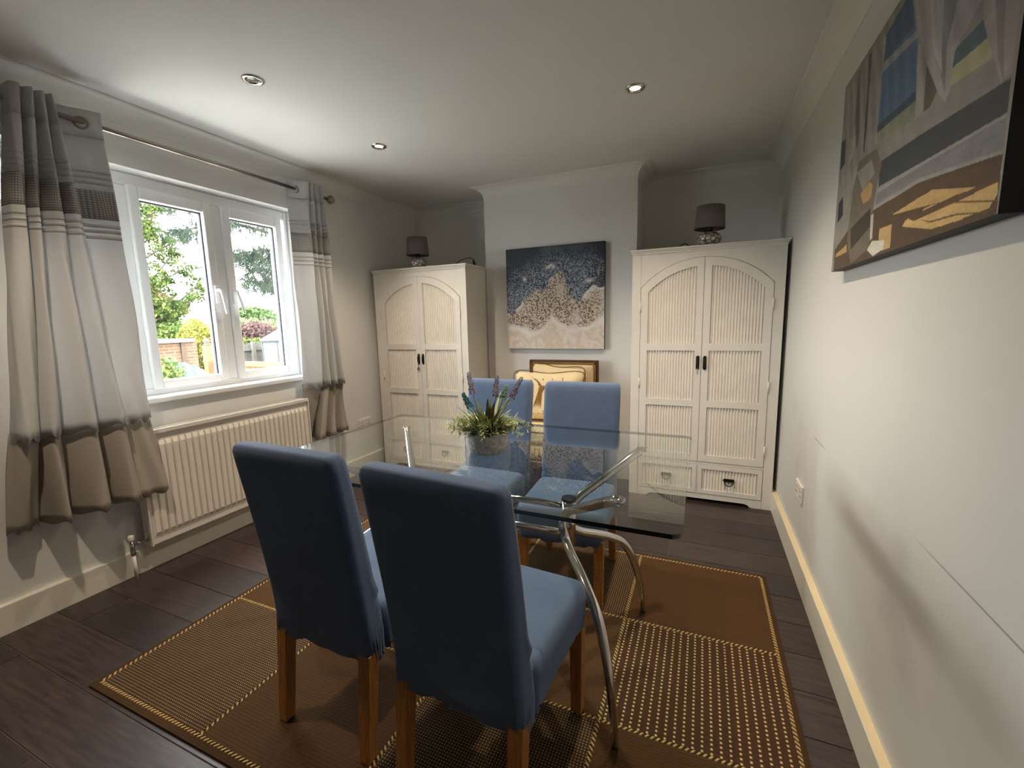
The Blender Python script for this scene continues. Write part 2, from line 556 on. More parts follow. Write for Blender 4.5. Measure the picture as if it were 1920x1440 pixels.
win = bpy.data.objects.new('window_1', None); COL.objects.link(win)
struct(win, 'white plastic casement window with three lights')
FX0, FX1 = -.17, -.10       # outer frame depth
pitch = .497
cents = [(-2.715, .195, .146), (-2.238, .215, .166), (-1.741, .215, .166)]
mb = MB()
mb.box((FX0, WY0, WZ0), (FX1, -2.925, WZ1)); mb.box((FX0, -1.49, WZ0), (FX1, WY1, WZ1))
mb.box((FX0, -2.925, WZ0), (FX1, -1.49, WZ0 + .035)); mb.box((FX0, -2.925, WZ1 - .065), (FX1, -1.49, WZ1))
for ym in (-2.4865, -1.9895):
    mb.box((FX0, ym - .035, WZ0 + .035), (FX1, ym + .035, WZ1 - .065))
mb.build('frame', M['upvc'], win, .008)
Mpane = sheet_glass('window_glass', (.97, .99, .98, 1), 1.45)
for ci, (yc, hw, gw) in enumerate(cents):
    z0, z1 = WZ0 + .03, WZ1 - .06
    g0, g1 = .996, 1.985
    mb = MB()
    sx0, sx1 = -.155, -.082
    mb.box((sx0, yc - hw, z0), (sx1, yc - gw, z1)); mb.box((sx0, yc + gw, z0), (sx1, yc + hw, z1))
    mb.box((sx0, yc - gw, z0), (sx1, yc + gw, g0)); mb.box((sx0, yc - gw, g1), (sx1, yc + gw, z1))
    sash = mb.build('sash', M['upvc'], win, .007)
    mb = MB()
    gx0, gx1 = -.128, -.112
    t = .007
    mb.box((gx0, yc - gw, g0), (gx1, yc - gw + t, g1)); mb.box((gx0, yc + gw - t, g0), (gx1, yc + gw, g1))
    mb.box((gx0, yc - gw + t, g1 - t), (gx1, yc + gw - t, g1))
    mb.build('gasket', M['gasket'], sash)
    box('pane', (-.124, yc - gw + .002, g0 + .002), (-.118, yc + gw - .002, g1 - .002), Mpane, sash)
    if ci:
        s = 1 if ci == 1 else -1
        hy = yc + s * .192
        mb = MB()
        mb.box((-.082, hy - .012, 1.44), (-.072, hy + .012, 1.55))
        mb.tube(smooth_path([(-.074, hy, 1.52), (-.05, hy, 1.52), (-.036, hy + .004 * s, 1.50), (-.034, hy + .012, 1.44), (-.034, hy + .022, 1.375)], 5), [.009] * 8 + [.0085] * 13, 10)
        mb.build('handle', M['upvc'], sash, .003)

# ------------------------------------------------------------------ curtain pole
ZR, XROD, RR = 2.235, .09, .011
rod = thing('curtain_pole', 'brushed steel curtain pole above the window', 'curtain pole', (0, 0, 0))
MB().tube([(XROD, -3.05, ZR), (XROD, -1.24, ZR)], RR, 16).build('pole', M['steel'], rod)
for ye, sgn in ((-1.24, 1), (-3.05, -1)):
    mb = MB(); mb.smooth = True
    pr = [(0.0, 0), (.014, 0), (.016, .008), (.024, .014), (.031, .028), (.031, .036), (.024, .05), (.012, .058), (.001, .06)]
    rings = [[(XROD + r * math.cos(a), ye + sgn * h, ZR + r * math.sin(a)) for a in [2 * PI * k / 20 for k in range(20)]] for r, h in pr]
    mb.rings(rings, False, True)
    mb.build('finial', M['steel'], rod)
for yb in (-1.19 - .08, -3.0):
    mb = MB()
    mb.tube([(0.0, yb, ZR), (XROD, yb, ZR)], .008, 10)
    rings = [[(x, yb + r * math.cos(a), ZR + r * math.sin(a)) for a in [2 * PI * k / 16 for k in range(16)]] for r, x in ((.026, .0005), (.026, .008), (.02, .012))]
    mb.rings(rings)
    mb.build('bracket', M['steel'], rod)

M['curt'] = fabric_thin('curtain_linen', srgb(207, 207, 207), .2)
M['curt_low'] = fabric_thin('curtain_taupe', srgb(182, 174, 163), .12)


def band_mat():
    m, nt, b = new_mat('curtain_check_band')
    a = N(nt, 'ShaderNodeAttribute', attribute_name='cloth')
    sx = N(nt, 'ShaderNodeSeparateXYZ'); nt.links.new(a.outputs['Vector'], sx.inputs[0])

    def frac(sock, sc):
        n = N(nt, 'ShaderNodeMath', operation='MULTIPLY'); n.inputs[1].default_value = sc; nt.links.new(sock, n.inputs[0])
        f = N(nt, 'ShaderNodeMath', operation='FRACT'); nt.links.new(n.outputs[0], f.inputs[0])
        g = N(nt, 'ShaderNodeMath', operation='LESS_THAN'); g.inputs[1].default_value = .45; nt.links.new(f.outputs[0], g.inputs[0])
        return g.outputs[0]
    p = N(nt, 'ShaderNodeMath', operation='MULTIPLY')
    nt.links.new(frac(sx.outputs[0], 120), p.inputs[0]); nt.links.new(frac(sx.outputs[1], 95), p.inputs[1])
    mx = N(nt, 'ShaderNodeMix', data_type='RGBA')
    mx.inputs[6].default_value = srgb(140, 138, 136); mx.inputs[7].default_value = srgb(214, 211, 204)
    nt.links.new(p.outputs[0], mx.inputs[0]); nt.links.new(mx.outputs[2], b.inputs['Base Color'])
    b.inputs['Roughness'].default_value = .8
    return m


M['band'] = band_mat()


def curtain(label, top, mid, low, seed, eyelet_seg):
    """plan curves (y, x) at three heights -> pleated cloth; each cloth section is a part"""
    c = thing('curtain', label, 'curtain', (0, 0, 0))
    n = 7

    def curve(cp):
        return [(v.x, v.y) for v in smooth_path([(a, b, 0) for a, b in cp], n)]
    T, Mi, L = curve(top), curve(mid), curve(low)
    NS = len(T)
    ZT, ZM, ZL = 2.29, .835, .44
    arc = [0.0]
    for a, b in zip(Mi, Mi[1:]): arc.append(arc[-1] + math.hypot(b[0] - a[0], b[1] - a[1]))
    rnd = random.Random(seed)
    ph = [rnd.uniform(0, 6.28) for _ in range(4)]

    def P(i, z, inset=0.0):
        if z >= ZM:
            t = (ZT - z) / (ZT - ZM); A, B = T, Mi
        else:
            t = (ZM - z) / (ZM - ZL); A, B = Mi, L
        yy = A[i][0] * (1 - t) + B[i][0] * t
        xx = A[i][1] * (1 - t) + B[i][1] * t
        w = .004 * math.sin(z * 5 + i * .35 + ph[0]) + .003 * math.sin(z * 11 + i * .8 + ph[1])
        return (max(.012, xx + w - inset), yy + w * .6, z)

    def section(name, zs, m, inset=0.0, offs=None, hem=0.0):
        mb = MB(); mb.smooth = True
        idx = []
        cl = []
        for r, z in enumerate(zs):
            rowi = []
            for i in range(NS):
                zz = z + (hem * math.sin(i * .9 + ph[2]) if r == len(zs) - 1 else 0)
                p = P(i, zz, inset)
                if offs: p = (p[0] + offs[r], p[1] - offs[r] * .3, p[2])
                rowi.append(mb.vert(p)); cl.append((arc[i], z, 0))
            idx.append(rowi)
        for a, b in zip(idx, idx[1:]):
            for i in range(NS - 1): mb.face((a[i], b[i], b[i + 1], a[i + 1]))
        o = mb.build(name, m, c)
        at = o.data.attributes.new('cloth', 'FLOAT_VECTOR', 'POINT')
        at.data.foreach_set('vector', [v for q in cl for v in q])
        so = o.modifiers.new('cloth', 'SOLIDIFY'); so.thickness = .0016; so.offset = 0
        return o

    def zr(a, b, n_): return [a + (b - a) * k / n_ for k in range(n_ + 1)]
    section('heading', zr(ZT, 2.17, 3), M['curt'], 0, [.0012] * 4)
    section('upper_panel', zr(2.17, 1.935, 6), M['curt'])
    for zt in (2.02, 1.995, 1.968, 1.775, 1.75, 1.722):      # sewn tucks above and below the band
        section('tuck', [zt + .007, zt + .003, zt - .003, zt - .007], M['curt'], 0, [.001, .0042, .0042, .001])
    section('band', zr(1.935, 1.805, 4), M['band'], 0, [.0006] * 5)
    section('main_panel', zr(1.805, ZM, 20), M['curt'], 0, [.010 * max(0, (k - 12) / 8) for k in range(21)], .012)
    section('lower_panel', zr(ZM + .03, ZL, 10), M['curt_low'], .012, None, .008)
    # eyelet ring threaded on the pole
    for seg in eyelet_seg:
        i = seg
        p = Vector(P(i, ZR)); q = Vector(P(i + 1, ZR))
        k = 0
        t = (q - p); t.z = 0; t.normalize()
        ctr = Vector((XROD, p.y + (q.y - p.y) * ((XROD - p.x) / (q.x - p.x) if abs(q.x - p.x) > 1e-4 else .5), ZR - .006))
        nn = Vector((t.y, -t.x, 0))
        if nn.x < 0: nn = -nn
        mb = MB(); mb.smooth = True
        rings = []
        for a in [2 * PI * j / 24 for j in range(25)]:
            d = t * math.cos(a) + Vector((0, 0, 1)) * math.sin(a)
            rings.append([ctr + d * (.024 + .0065 * math.cos(b)) + nn * (.005 * math.sin(b)) for b in [2 * PI * j / 8 for j in range(8)]])
        mb.rings(rings, False, False)
        mb.build('eyelet', M['steel'], c)
    return c


curtain('grey-white lined curtain with checked band bunched beside the radiator valve',
        [(-2.925, .06), (-2.93, .13), (-2.903, .152), (-2.885, .10), (-2.895, .05), (-2.872, .15), (-2.858, .11), (-2.868, .045), (-2.838, .15), (-2.822, .11), (-2.835, .04), (-2.808, .15), (-2.79, .12), (-2.775, .045), (-2.69, .088), (-2.62, .125)],
        [(-3.085, .06), (-3.085, .15), (-3.045, .172), (-3.015, .12), (-3.03, .07), (-2.985, .172), (-2.955, .13), (-2.95, .08), (-2.86, .18), (-2.825, .14), (-2.82, .09), (-2.75, .18), (-2.715, .14), (-2.70, .135), (-2.655, .148), (-2.61, .155)],
        [(-3.14, .05), (-3.13, .09), (-3.10, .10), (-3.05, .07), (-3.03, .05), (-2.985, .175), (-2.955, .13), (-2.935, .035), (-2.865, .18), (-2.822, .15), (-2.80, .05), (-2.745, .19), (-2.705, .16), (-2.69, .155), (-2.63, .162), (-2.575, .168)],
        3, [7 * 14 - 1])
curtain('white lined curtain with checked band hanging near the double wall socket',
        [(-1.585, .075), (-1.53, .095), (-1.475, .145), (-1.455, .12), (-1.462, .05), (-1.43, .145), (-1.415, .11), (-1.42, .05), (-1.392, .145), (-1.375, .11), (-1.38, .045), (-1.345, .145), (-1.32, .11), (-1.30, .05)],
        [(-1.592, .07), (-1.56, .10), (-1.50, .15), (-1.475, .12), (-1.48, .06), (-1.44, .155), (-1.41, .13), (-1.405, .07), (-1.37, .155), (-1.335, .12), (-1.33, .06), (-1.29, .15), (-1.25, .115), (-1.22, .05)],
        [(-1.578, .06), (-1.57, .055), (-1.55, .05), (-1.53, .04), (-1.51, .03), (-1.55, .15), (-1.50, .155), (-1.47, .05), (-1.44, .04), (-1.42, .15), (-1.37, .13), (-1.33, .05), (-1.27, .12), (-1.20, .10)],
        8, [7 * 1 + 2])

# ------------------------------------------------------------------ radiator
rad = thing('radiator', 'cream panel radiator fixed under the window', 'radiator', (0, 0, 0))
RY0, RY1, RZ0, RZ1, RX = -2.66, -1.60, .155, .765, .112
NF = 30
pit = (RY1 - RY0 - .03) / NF
ys, hs = [RY0, RY0 + .015], [0, 0]
for k in range(NF):
    y0 = RY0 + .015 + k * pit
    for fr, h in ((.0, 0), (.14, 0), (.24, 1), (.86, 1), (.96, 0)):
        ys.append(y0 + fr * pit); hs.append(h)
ys += [RY1 - .015, RY1]; hs += [0, 0]
zs = [(RZ0, 0), (RZ0 + .04, 0), (RZ0 + .062, 1), (RZ1 - .085, 1), (RZ1 - .06, 0), (RZ1 - .02, 0)]
mb = MB()
idx = [[mb.vert((RX - .012 + .012 * (h * mz), yy, z)) for yy, h in zip(ys, hs)] for z, mz in zs]
for a, b in zip(idx, idx[1:]):
    for i in range(len(ys) - 1): mb.face((a[i], a[i + 1], b[i + 1], b[i]))
mb.box((RX - .03, RY0, RZ0), (RX - .013, RY1, RZ1 - .02))
mb.build('front_panel', M['radiator'], rad)
box('rear_panel', (.045, RY0, RZ0), (.058, RY1, RZ1 - .02), M['radiator'], rad)
for ya in (RY0 - .004, RY1 - .004): box('side_panel', (.043, ya, RZ0 - .005), (RX + .001, ya + .008, RZ1 - .004), M['radiator'], rad, .002)
mb = MB()
mb.box((RX - .012, RY0, RZ1 - .02), (RX + .002, RY1, RZ1)); mb.box((.043, RY0, RZ1 - .02), (.053, RY1, RZ1))
for k in range(5): mb.box((.056 + k * .009, RY0, RZ1 - .012), (.060 + k * .009, RY1, RZ1 - .003))
for k in range(12):
    yy = RY0 + (RY1 - RY0) * (k + .5) / 12
    mb.box((.05, yy - .003, RZ1 - .016), (RX - .01, yy + .003, RZ1 - .006))
mb.build('top_grille', M['white_plastic'], rad)
vy = -2.735
vlv = MB(); vlv.smooth = True
vlv.tube([(.072, vy, .135), (.072, vy, .215)], .011, 12); vlv.tube([(.072, vy, .185), (.072, RY0 + .01, .185)], .008, 10)
vlv.tube([(.072, vy + .02, .185), (.072, vy + .042, .185)], .013, 6)
valve = vlv.build('valve', M['chrome'], rad)
mb = MB(); mb.smooth = True
mb.lathe([(.012, 0), (.0135, .004), (.0135, .024), (.010, .03), (.0, .031)], (.072, vy, .212), 18)
mb.build('valve_cap', M['white_plastic'], valve)
MB().tube([(.072, vy, -.003), (.072, vy, .14)], .0085, 12).build('feed_pipe', M['radiator'], rad)

# ------------------------------------------------------------------ wall sockets
def socket(label, loc, rz):
    t = thing('wall_socket', label, 'socket', loc, rz)
    mb = MB(); mb.box((-.076, 0, -.045), (.076, .010, .045)); mb.build('face_plate', M['white_plastic'], t, .003)
    for s in (-1, 1):
        box('rocker_switch', (s * .022 - .006, .0095, .016), (s * .022 + .006, .0135, .034), M['white_plastic'], t, .001)
        mb = MB()
        for dx, dz, w_, h_ in ((0, .012, .003, .006), (-.011, -.014, .005, .003), (.011, -.014, .005, .003)):
            mb.box((s * .045 + dx - w_, .0098, dz - h_), (s * .045 + dx + w_, .0106, dz + h_))
        mb.build('pin_holes', M['dark'], t)
    return t


socket('white double wall socket beside the curtain next to the wardrobe', (0.0, -.922, .42), -PI / 2)
socket('white double wall socket low on the scuffed wall', (W, -1.37, .40), PI / 2)

# ------------------------------------------------------------------ downlights
M['lamp_on'] = emit('lit_lamp', (1, .72, .36, 1), 3.0)
M['lamp_off'] = mat('unlit_lamp', srgb(46, 46, 46), .2, var=.3, scale=90)


def downlight(label, x, y, lit):
    t = thing('downlight', label, 'ceiling light', (x, y, H), 0, 'recessed ceiling downlights')
    mb = MB(); mb.smooth = True
    mb.lathe([(.047, .0), (.047, -.003), (.042, -.007), (.031, -.006), (.026, -.002), (.025, .0)], (0, 0, 0), 36, False)
    mb.build('bezel', M['chrome'], t)
    mb = MB(); mb.smooth = True
    mb.lathe([(.0, -.0026), (.020, -.0022), (.0255, -.001)], (0, 0, 0), 28, False)
    mb.build('lens', M['lamp_on'] if lit else M['lamp_off'], t)
    if lit:
        ld = bpy.data.lights.new('downlight_beam', 'SPOT')
        ld.energy = SPOT_W; ld.color = (1, .82, .62); ld.spot_size = math.radians(118); ld.spot_blend = .9; ld.shadow_soft_size = .025
        lo = bpy.data.objects.new('downlight_beam', ld); COL.objects.link(lo)
        lo.parent = t; lo.location = (0, 0, -.012)
    return t


SPOT_W = 29.0
downlight('lit warm downlight closest to the curtain pole', .816, -1.505, True)
downlight('unlit chrome downlight in the ceiling near the window', .818, -2.36, False)
downlight('lit warm downlight closest to the scuffed wall', 2.388, -1.512, True)
downlight('added out-of-view warm downlight above the front dining chairs', 2.388, -2.36, True)  # unseen lamp added on the ceiling grid to raise the room's brightness
downlight('added out-of-view warm downlight over the chair on the radiator side', .818, -3.22, True)  # another lamp added out of view, brightens the window wall and curtain

# ------------------------------------------------------------------ wardrobes
WW, WH, WD = .924, 1.75, .50
CX = WW / 2
DX0, DX1 = .06, WW - .06          # door opening
ARC_R, ARC_C = .524, 1.151


def arch(x, r): return ARC_C + math.sqrt(max(0, r * r - (x - CX) ** 2))


def fluted(name, xa, xb, za, ztop, parent, yb, nr):
    mb = MB(); mb.smooth = True
    p = (xb - xa) / nr
    bot, top = [], []
    for k in range(nr):
        for j in range(7):
            u = j / 6
            xx = xa + (k + u) * p
            yy = yb - .0095 * math.sin(PI * min(1, max(0, (u - .12) / .76))) ** .7 if .12 < u < .88 else yb
            zt = ztop(xx) if callable(ztop) else ztop
            bot.append(mb.vert((xx, yy, za))); top.append(mb.vert((xx, yy, zt)))
    for i in range(len(bot) - 1): mb.face((bot[i], bot[i + 1], top[i + 1], top[i]))
    return mb.build(name, M['wardrobe'], parent)


def wardrobe(label, x, yfront, key):
    t = thing('wardrobe', label, 'wardrobe', (x, yfront, 0), 0, 'fluted white wardrobes')
    wd = M['wardrobe']
    mb = MB()
    mb.box((0, .018, .0), (.02, WD, WH - .03)); mb.box((WW - .02, .018, .0), (WW, WD, WH - .03))
    mb.box((.02, WD - .01, .06), (WW - .02, WD, WH - .03)); mb.box((.02, .02, .06), (WW - .02, WD - .01, .075))
    mb.box((.02, .018, WH - .05), (WW - .02, WD, WH - .03)); mb.box((.02, .018, .275), (WW - .02, WD - .01, .29))
    mb.build('carcass', wd, t)
    # face frame
    mb = MB()
    mb.box((0, 0, 0), (DX0 - .0015, .02, WH - .03)); mb.box((DX1 + .0015, 0, 0), (WW, .02, WH - .03))
    n = 16
    hd = [(DX0 - .0015, WH - .03)] + [(DX0 - .0015 + (DX1 - DX0 + .003) * k / n, arch(min(max(DX0 + (DX1 - DX0) * k / n, DX0), DX1), ARC_R + .003)) for k in range(n + 1)] + [(DX1 + .0015, WH - .03)]
    for k in range(n):
        a, b = hd[1 + k], hd[2 + k]
        mb.prism([(a[0], a[1]), (b[0], b[1]), (b[0], WH - .03), (a[0], WH - .03)], .003, .02)
    mb.box((DX0 - .0015, 0, .274), (DX1 + .0015, .02, .29))
    mb.build('face_frame', wd, t)
    # cornice
    mb = MB()
    for dz0, dz1, ov in ((-.034, -.022, .004), (-.022, -.012, .009), (-.012, 0, .015)):
        mb.box((-ov, -ov, WH + dz0), (WW + ov, WD, WH + dz1))
    mb.build('cornice', wd, t, .003)
    # plinth with scalloped cut-out
    pl = [(.0, 0), (.12, 0), (.128, .004), (.14, .015), (.155, .021), (.175, .023)]
    poly = [(0, .0)] + pl[1:] + [(WW - a, b) for a, b in reversed(pl[1:])] + [(WW, 0)]
    mb = MB()
    up = [(DX0, 0)] + [p_ for p_ in pl[1:]] + [(WW - a, b) for a, b in reversed(pl[1:])] + [(DX1, 0)]
    for a, b in zip(up, up[1:]):
        mb.prism([(a[0], a[1]), (b[0], b[1]), (b[0], .058), (a[0], .058)], .0005, .02)
    mb.build('plinth', wd, t)
    # doors
    for s in (0, 1):
        xa, xb = (DX0 + .0015, CX - .0012) if s == 0 else (CX + .0012, DX1 - .0015)
        fl0, fl1 = (xa + .048, xb - .044) if s == 0 else (xa + .044, xb - .048)
        z0 = .293
        mb = MB()
        nn = 10

        def strip(x0, x1, lo, hi, ya=-.004, yb=.014):
            for k in range(nn):
                a, b = x0 + (x1 - x0) * k / nn, x0 + (x1 - x0) * (k + 1) / nn
                mb.prism([(a, lo(a)), (b, lo(b)), (b, hi(b)), (a, hi(a))], ya, yb)
        top = lambda q: arch(q, ARC_R)
        strip(xa, fl0, lambda q: z0, top); strip(fl1, xb, lambda q: z0, top)
        strip(fl0, fl1, lambda q: arch(q, ARC_R - .055), top)
        for lo, hi in ((z0, .34), (.677, .723), (1.062, 1.11)):
            mb.box((fl0, -.004, lo), (fl1, .014, hi))
        mb.box((fl0, .010, .34), (fl1, .014, 1.44))
        d = mb.build('door', wd, t)
        fluted('fluted_panel', fl0, fl1, .34, .677, d, .0095, 17)
        fluted('fluted_panel', fl0, fl1, .723, 1.062, d, .0095, 17)
        fluted('fluted_panel', fl0, fl1, 1.11, lambda q: arch(q, ARC_R - .055), d, .0095, 17)
        hx = CX + (-.022 if s == 0 else .022)
        st = []
        for k in range(17):
            a = PI * k / 16
            st.append((hx + .0105 * math.cos(a), 1.017 + .0105 * math.sin(a)))
        for k in range(17):
            a = PI + PI * k / 16
            st.append((hx + .0105 * math.cos(a), .944 + .0105 * math.sin(a)))
        h = MB().prism(st, -.008, -.0035).build('handle', M['iron'], d, .001)
        mb = MB(); mb.tube(smooth_path([(hx, -.006, 1.012), (hx, -.02, 1.0), (hx, -.022, .975), (hx, -.02, .955), (hx, -.006, .945)], 4), .0042, 8)
        mb.build('pull_bar', M['iron'], d)
        if s == 0:
            mb = MB(); mb.tube([(hx, -.008, .94), (hx, -.018, .94)], .003, 8)
            mb.tube([(hx, -.016, .94), (hx, -.016, .905)], .0018, 8)
            if key:
                mb.tube([(hx - .002 + .009 * math.cos(a), -.016, .898 + .009 * math.sin(a)) for a in [2 * PI * k / 14 for k in range(15)]], .0035, 6)
            mb.build('key', M['iron'] if key else M['steel'], d)
        hxx = DX0 if s == 0 else DX1
        for hz in (1.36, .83, .40):
            mb = MB(); mb.tube([(hxx, -.006, hz - .035), (hxx, -.006, hz + .035)], .0045, 8)
            mb.build('hinge', wd, d)
    # drawers
    for s in (0, 1):
        xa, xb = (DX0 + .002, CX - .004) if s == 0 else (CX + .004, DX1 - .002)
        z0, z1 = .062, .271
        mb = MB()
        ix0, ix1, iz0, iz1 = xa + .028, xb - .028, z0 + .03, z1 - .03
        mb.box((xa, -.003, z0), (ix0, .015, z1)); mb.box((ix1, -.003, z0), (xb, .015, z1))
        mb.box((ix0, -.003, z0), (ix1, .015, iz0)); mb.box((ix0, -.003, iz1), (ix1, .015, z1)); mb.box((ix0, .011, iz0), (ix1, .015, iz1))
        d = mb.build('drawer', wd, t)
        fluted('fluted_panel', ix0, ix1, iz0, iz1, d, .010, 18)
        cx_ = (xa + xb) / 2
        cz = .172
        mb = MB()
        mb.prism([(cx_ - .037, cz + .004), (cx_ - .03, cz - .006), (cx_ + .03, cz - .006), (cx_ + .037, cz + .004), (cx_ + .03, cz + .014), (cx_ - .03, cz + .014)], -.006, .002)
        mb.tube(smooth_path([(cx_ - .03, -.006, cz), (cx_ - .026, -.018, cz - .012), (cx_ - .013, -.022, cz - .026), (cx_, -.023, cz - .03), (cx_ + .013, -.022, cz - .026), (cx_ + .026, -.018, cz - .012), (cx_ + .03, -.006, cz)], 4), .0032, 8)
        mb.build('drawer_pull', M['iron'], d)
    box('centre_rail', (CX - .003, .0, .06), (CX + .003, .018, .274), wd, t)
    return t


wardrobe('white fluted arched wardrobe against the window wall, key hanging from its door', .057, -.747, True)
wardrobe('white fluted arched wardrobe standing against the scuffed wall', 2.269, -.683, False)

# ------------------------------------------------------------------ table lamps on the wardrobes
def table_lamp(label, loc, tilt, tilt_dir):
    t = thing('table_lamp', label, 'lamp', loc)
    # faceted bulb base
    pts = []
    for k in range(90):
        zz = 1 - 2 * (k + .5) / 90; a = k * 2.399963
        rr = math.sqrt(1 - zz * zz)
        pts.append((rr * math.cos(a), rr * math.sin(a), zz))
    Pn = np.array(pts)
    mb = MB(); mb.smooth = True
    rings = []
    for i in range(1, 36):
        th = PI * i / 36
        ring = []
        for k in range(72):
            a = 2 * PI * k / 72
            v = np.array([math.sin(th) * math.cos(a), math.sin(th) * math.sin(a), math.cos(th)])
            dd = np.sort(np.linalg.norm(Pn - v, axis=1))[:2]
            e = min(1, (dd[1] - dd[0]) / .10)
            r = .074 * (1 + .05 * (1 - e))
            ring.append((v[0] * r, v[1] * r, .052 + v[2] * r * .66))
        rings.append(ring)
    mb.rings(rings)
    mb.build('base', M['ceramic'], t)
    mb = MB(); mb.lathe([(.045, 0), (.045, .006), (.03, .01)], (0, 0, 0), 24); mb.build('foot', M['ceramic'], t)
    mb = MB(); mb.smooth = True
    mb.lathe([(.012, .094), (.012, .104), (.019, .106), (.019, .150), (.012, .153)], (0, 0, 0), 20)
    mb.build('lamp_holder', M['cord'], t)
    sh = MB(); sh.smooth = True
    sh.lathe([(.096, .0), (.086, .146), (.0845, .146), (.0945, .0)], (0, 0, 0), 48, False)
    n = len(sh.v)
    for k in range(48): sh.face((k, 3 * 48 + k, 3 * 48 + (k + 1) % 48, (k + 1) % 48))
    s = sh.build('lamp_shade', M['shade'], t)
    s.location = (0, 0, .116)
    s.rotation_euler = (tilt * math.cos(tilt_dir), tilt * math.sin(tilt_dir), 0)
    mb = MB()
    for a in (0, 2.094, 4.189): mb.tube([(.018 * math.cos(a), .018 * math.sin(a), .02), (.0935 * math.cos(a), .0935 * math.sin(a), .02)], .0015, 6)
    mb.build('shade_ring', M['cord'], s)
    return t


table_lamp('small grey-shaded lamp standing on the wardrobe by the window wall', (.448, -.62, 1.75), .0, 0)
table_lamp('small grey-shaded lamp standing on the wardrobe by the scuffed wall', (2.750, -.56, 1.75), .03, PI / 2)

pc = thing('power_lead', 'black lead with inline plug lying on the wardrobe by the window', 'cable', (0, 0, 0))
MB().tube(smooth_path([(.52, -.58, 1.754), (.60, -.50, 1.754), (.68, -.46, 1.758), (.74, -.45, 1.806), (.80, -.45, 1.828), (.85, -.45, 1.835), (.885, -.45, 1.828), (.90, -.45, 1.81)], 6), .003, 8).build('lead', M['cord'], pc)
MB().tube([(.899, -.45, 1.814), (.905, -.45, 1.79), (.908, -.45, 1.756)], [.006, .012, .010], 10).build('plug', M['cord'], pc)
pc2 = MB().tube(smooth_path([(2.68, -.56, 1.754), (2.635, -.60, 1.757), (2.615, -.62, 1.772), (2.59, -.62, 1.774), (2.56, -.60, 1.76), (2.50, -.55, 1.754)], 6), .0035, 8).build('power_lead', M['cord'])
tag(pc2, 'black flex curled on the wardrobe by the scuffed wall', 'cable')

# ------------------------------------------------------------------ pictures
def noise2(nu, nv, cells, seed):
    rs = np.random.RandomState(seed)
    g = rs.rand(cells + 2, cells + 2)
    u = np.linspace(0, cells, nu, endpoint=False); v = np.linspace(0, cells, nv, endpoint=False)
    ui, vi = u.astype(int), v.astype(int)
    fu, fv = u - ui, v - vi
    fu = fu * fu * (3 - 2 * fu); fv = fv * fv * (3 - 2 * fv)
    A = g[np.ix_(vi, ui)]; B = g[np.ix_(vi, ui + 1)]; C_ = g[np.ix_(vi + 1, ui)]; D = g[np.ix_(vi + 1, ui + 1)]
    return (A * (1 - fu) + B * fu) * (1 - fv)[:, None] + (C_ * (1 - fu) + D * fu) * fv[:, None]


def fbm(nu, nv, cells, seed, octv=4):
    s = 0; a = .5
    for k in range(octv):
        s = s + a * noise2(nu, nv, cells * 2 ** k, seed + k * 17); a *= .5
    return s / (1 - .5 ** octv)


def lin(rgb):
    v = np.asarray(rgb, float) / 255
    return np.where(v <= .04045, v / 12.92, ((v + .055) / 1.055) ** 2.4)


def print_face(name, nu, nv, img, fpos, m, parent):
    """a printed canvas face: grid of points carrying the print colours; img[v][u] linear rgb"""
    us = np.linspace(0, 1, nu); vv = np.linspace(0, 1, nv)
    verts = [fpos(u, v) for v in vv for u in us]
    faces = [(j * nu + i, j * nu + i + 1, (j + 1) * nu + i + 1, (j + 1) * nu + i) for j in range(nv - 1) for i in range(nu - 1)]
    me = bpy.data.meshes.new(name); me.from_pydata(verts, [], faces)
    ca = me.color_attributes.new('print', 'FLOAT_COLOR', 'POINT')
    rgba = np.ones((nv * nu, 4)); rgba[:, :3] = img.reshape(-1, 3)
    ca.data.foreach_set('color', rgba.ravel())
    me.materials.append(m)
    o = bpy.data.objects.new(name, me); COL.objects.link(o); o.parent = parent
    return o


Mprint = attr_mat('canvas_print', 'print', .55, .15)
# sea-foam abstract
nu = nv = 420
U, V = np.meshgrid(np.linspace(0, 1, nu), np.linspace(0, 1, nv))
wob = (fbm(nu, nv, 9, 5) - .5) * .13
ub = [0, .02, .15, .235, .33, .43, .455, .50, .545, .59, .62, .64, .68, .745, .81, .895, .98, 1]
vb = [.32, .33, .42, .52, .56, .58, .68, .73, .75, .73, .68, .57, .475, .455, .50, .56, .53, .54]
ul = [0, .02, .12, .23, .33, .4, .475, .55, .64, .77, .94, 1]
vl = [.25, .24, .245, .19, .17, .24, .32, .25, .19, .22, .28, .30]
bU = np.interp(U[0], ub, vb)[None, :] + wob
bL = np.interp(U[0], ul, vl)[None, :] + wob * .7
rs_ = np.random.RandomState(7)
n1 = fbm(nu, nv, 4, 11, 5); n2 = .25 * rs_.rand(nv, nu) + .75 * noise2(nu, nv, 120, 21); n3 = .8 * noise2(nu, nv, 110, 33) + .2 * rs_.rand(nv, nu); n4 = fbm(nu, nv, 7, 44, 4)


def sstep(x_, a_, b_):
    t_ = np.clip((x_ - a_) / (b_ - a_), 0, 1); return t_ * t_ * (3 - 2 * t_)


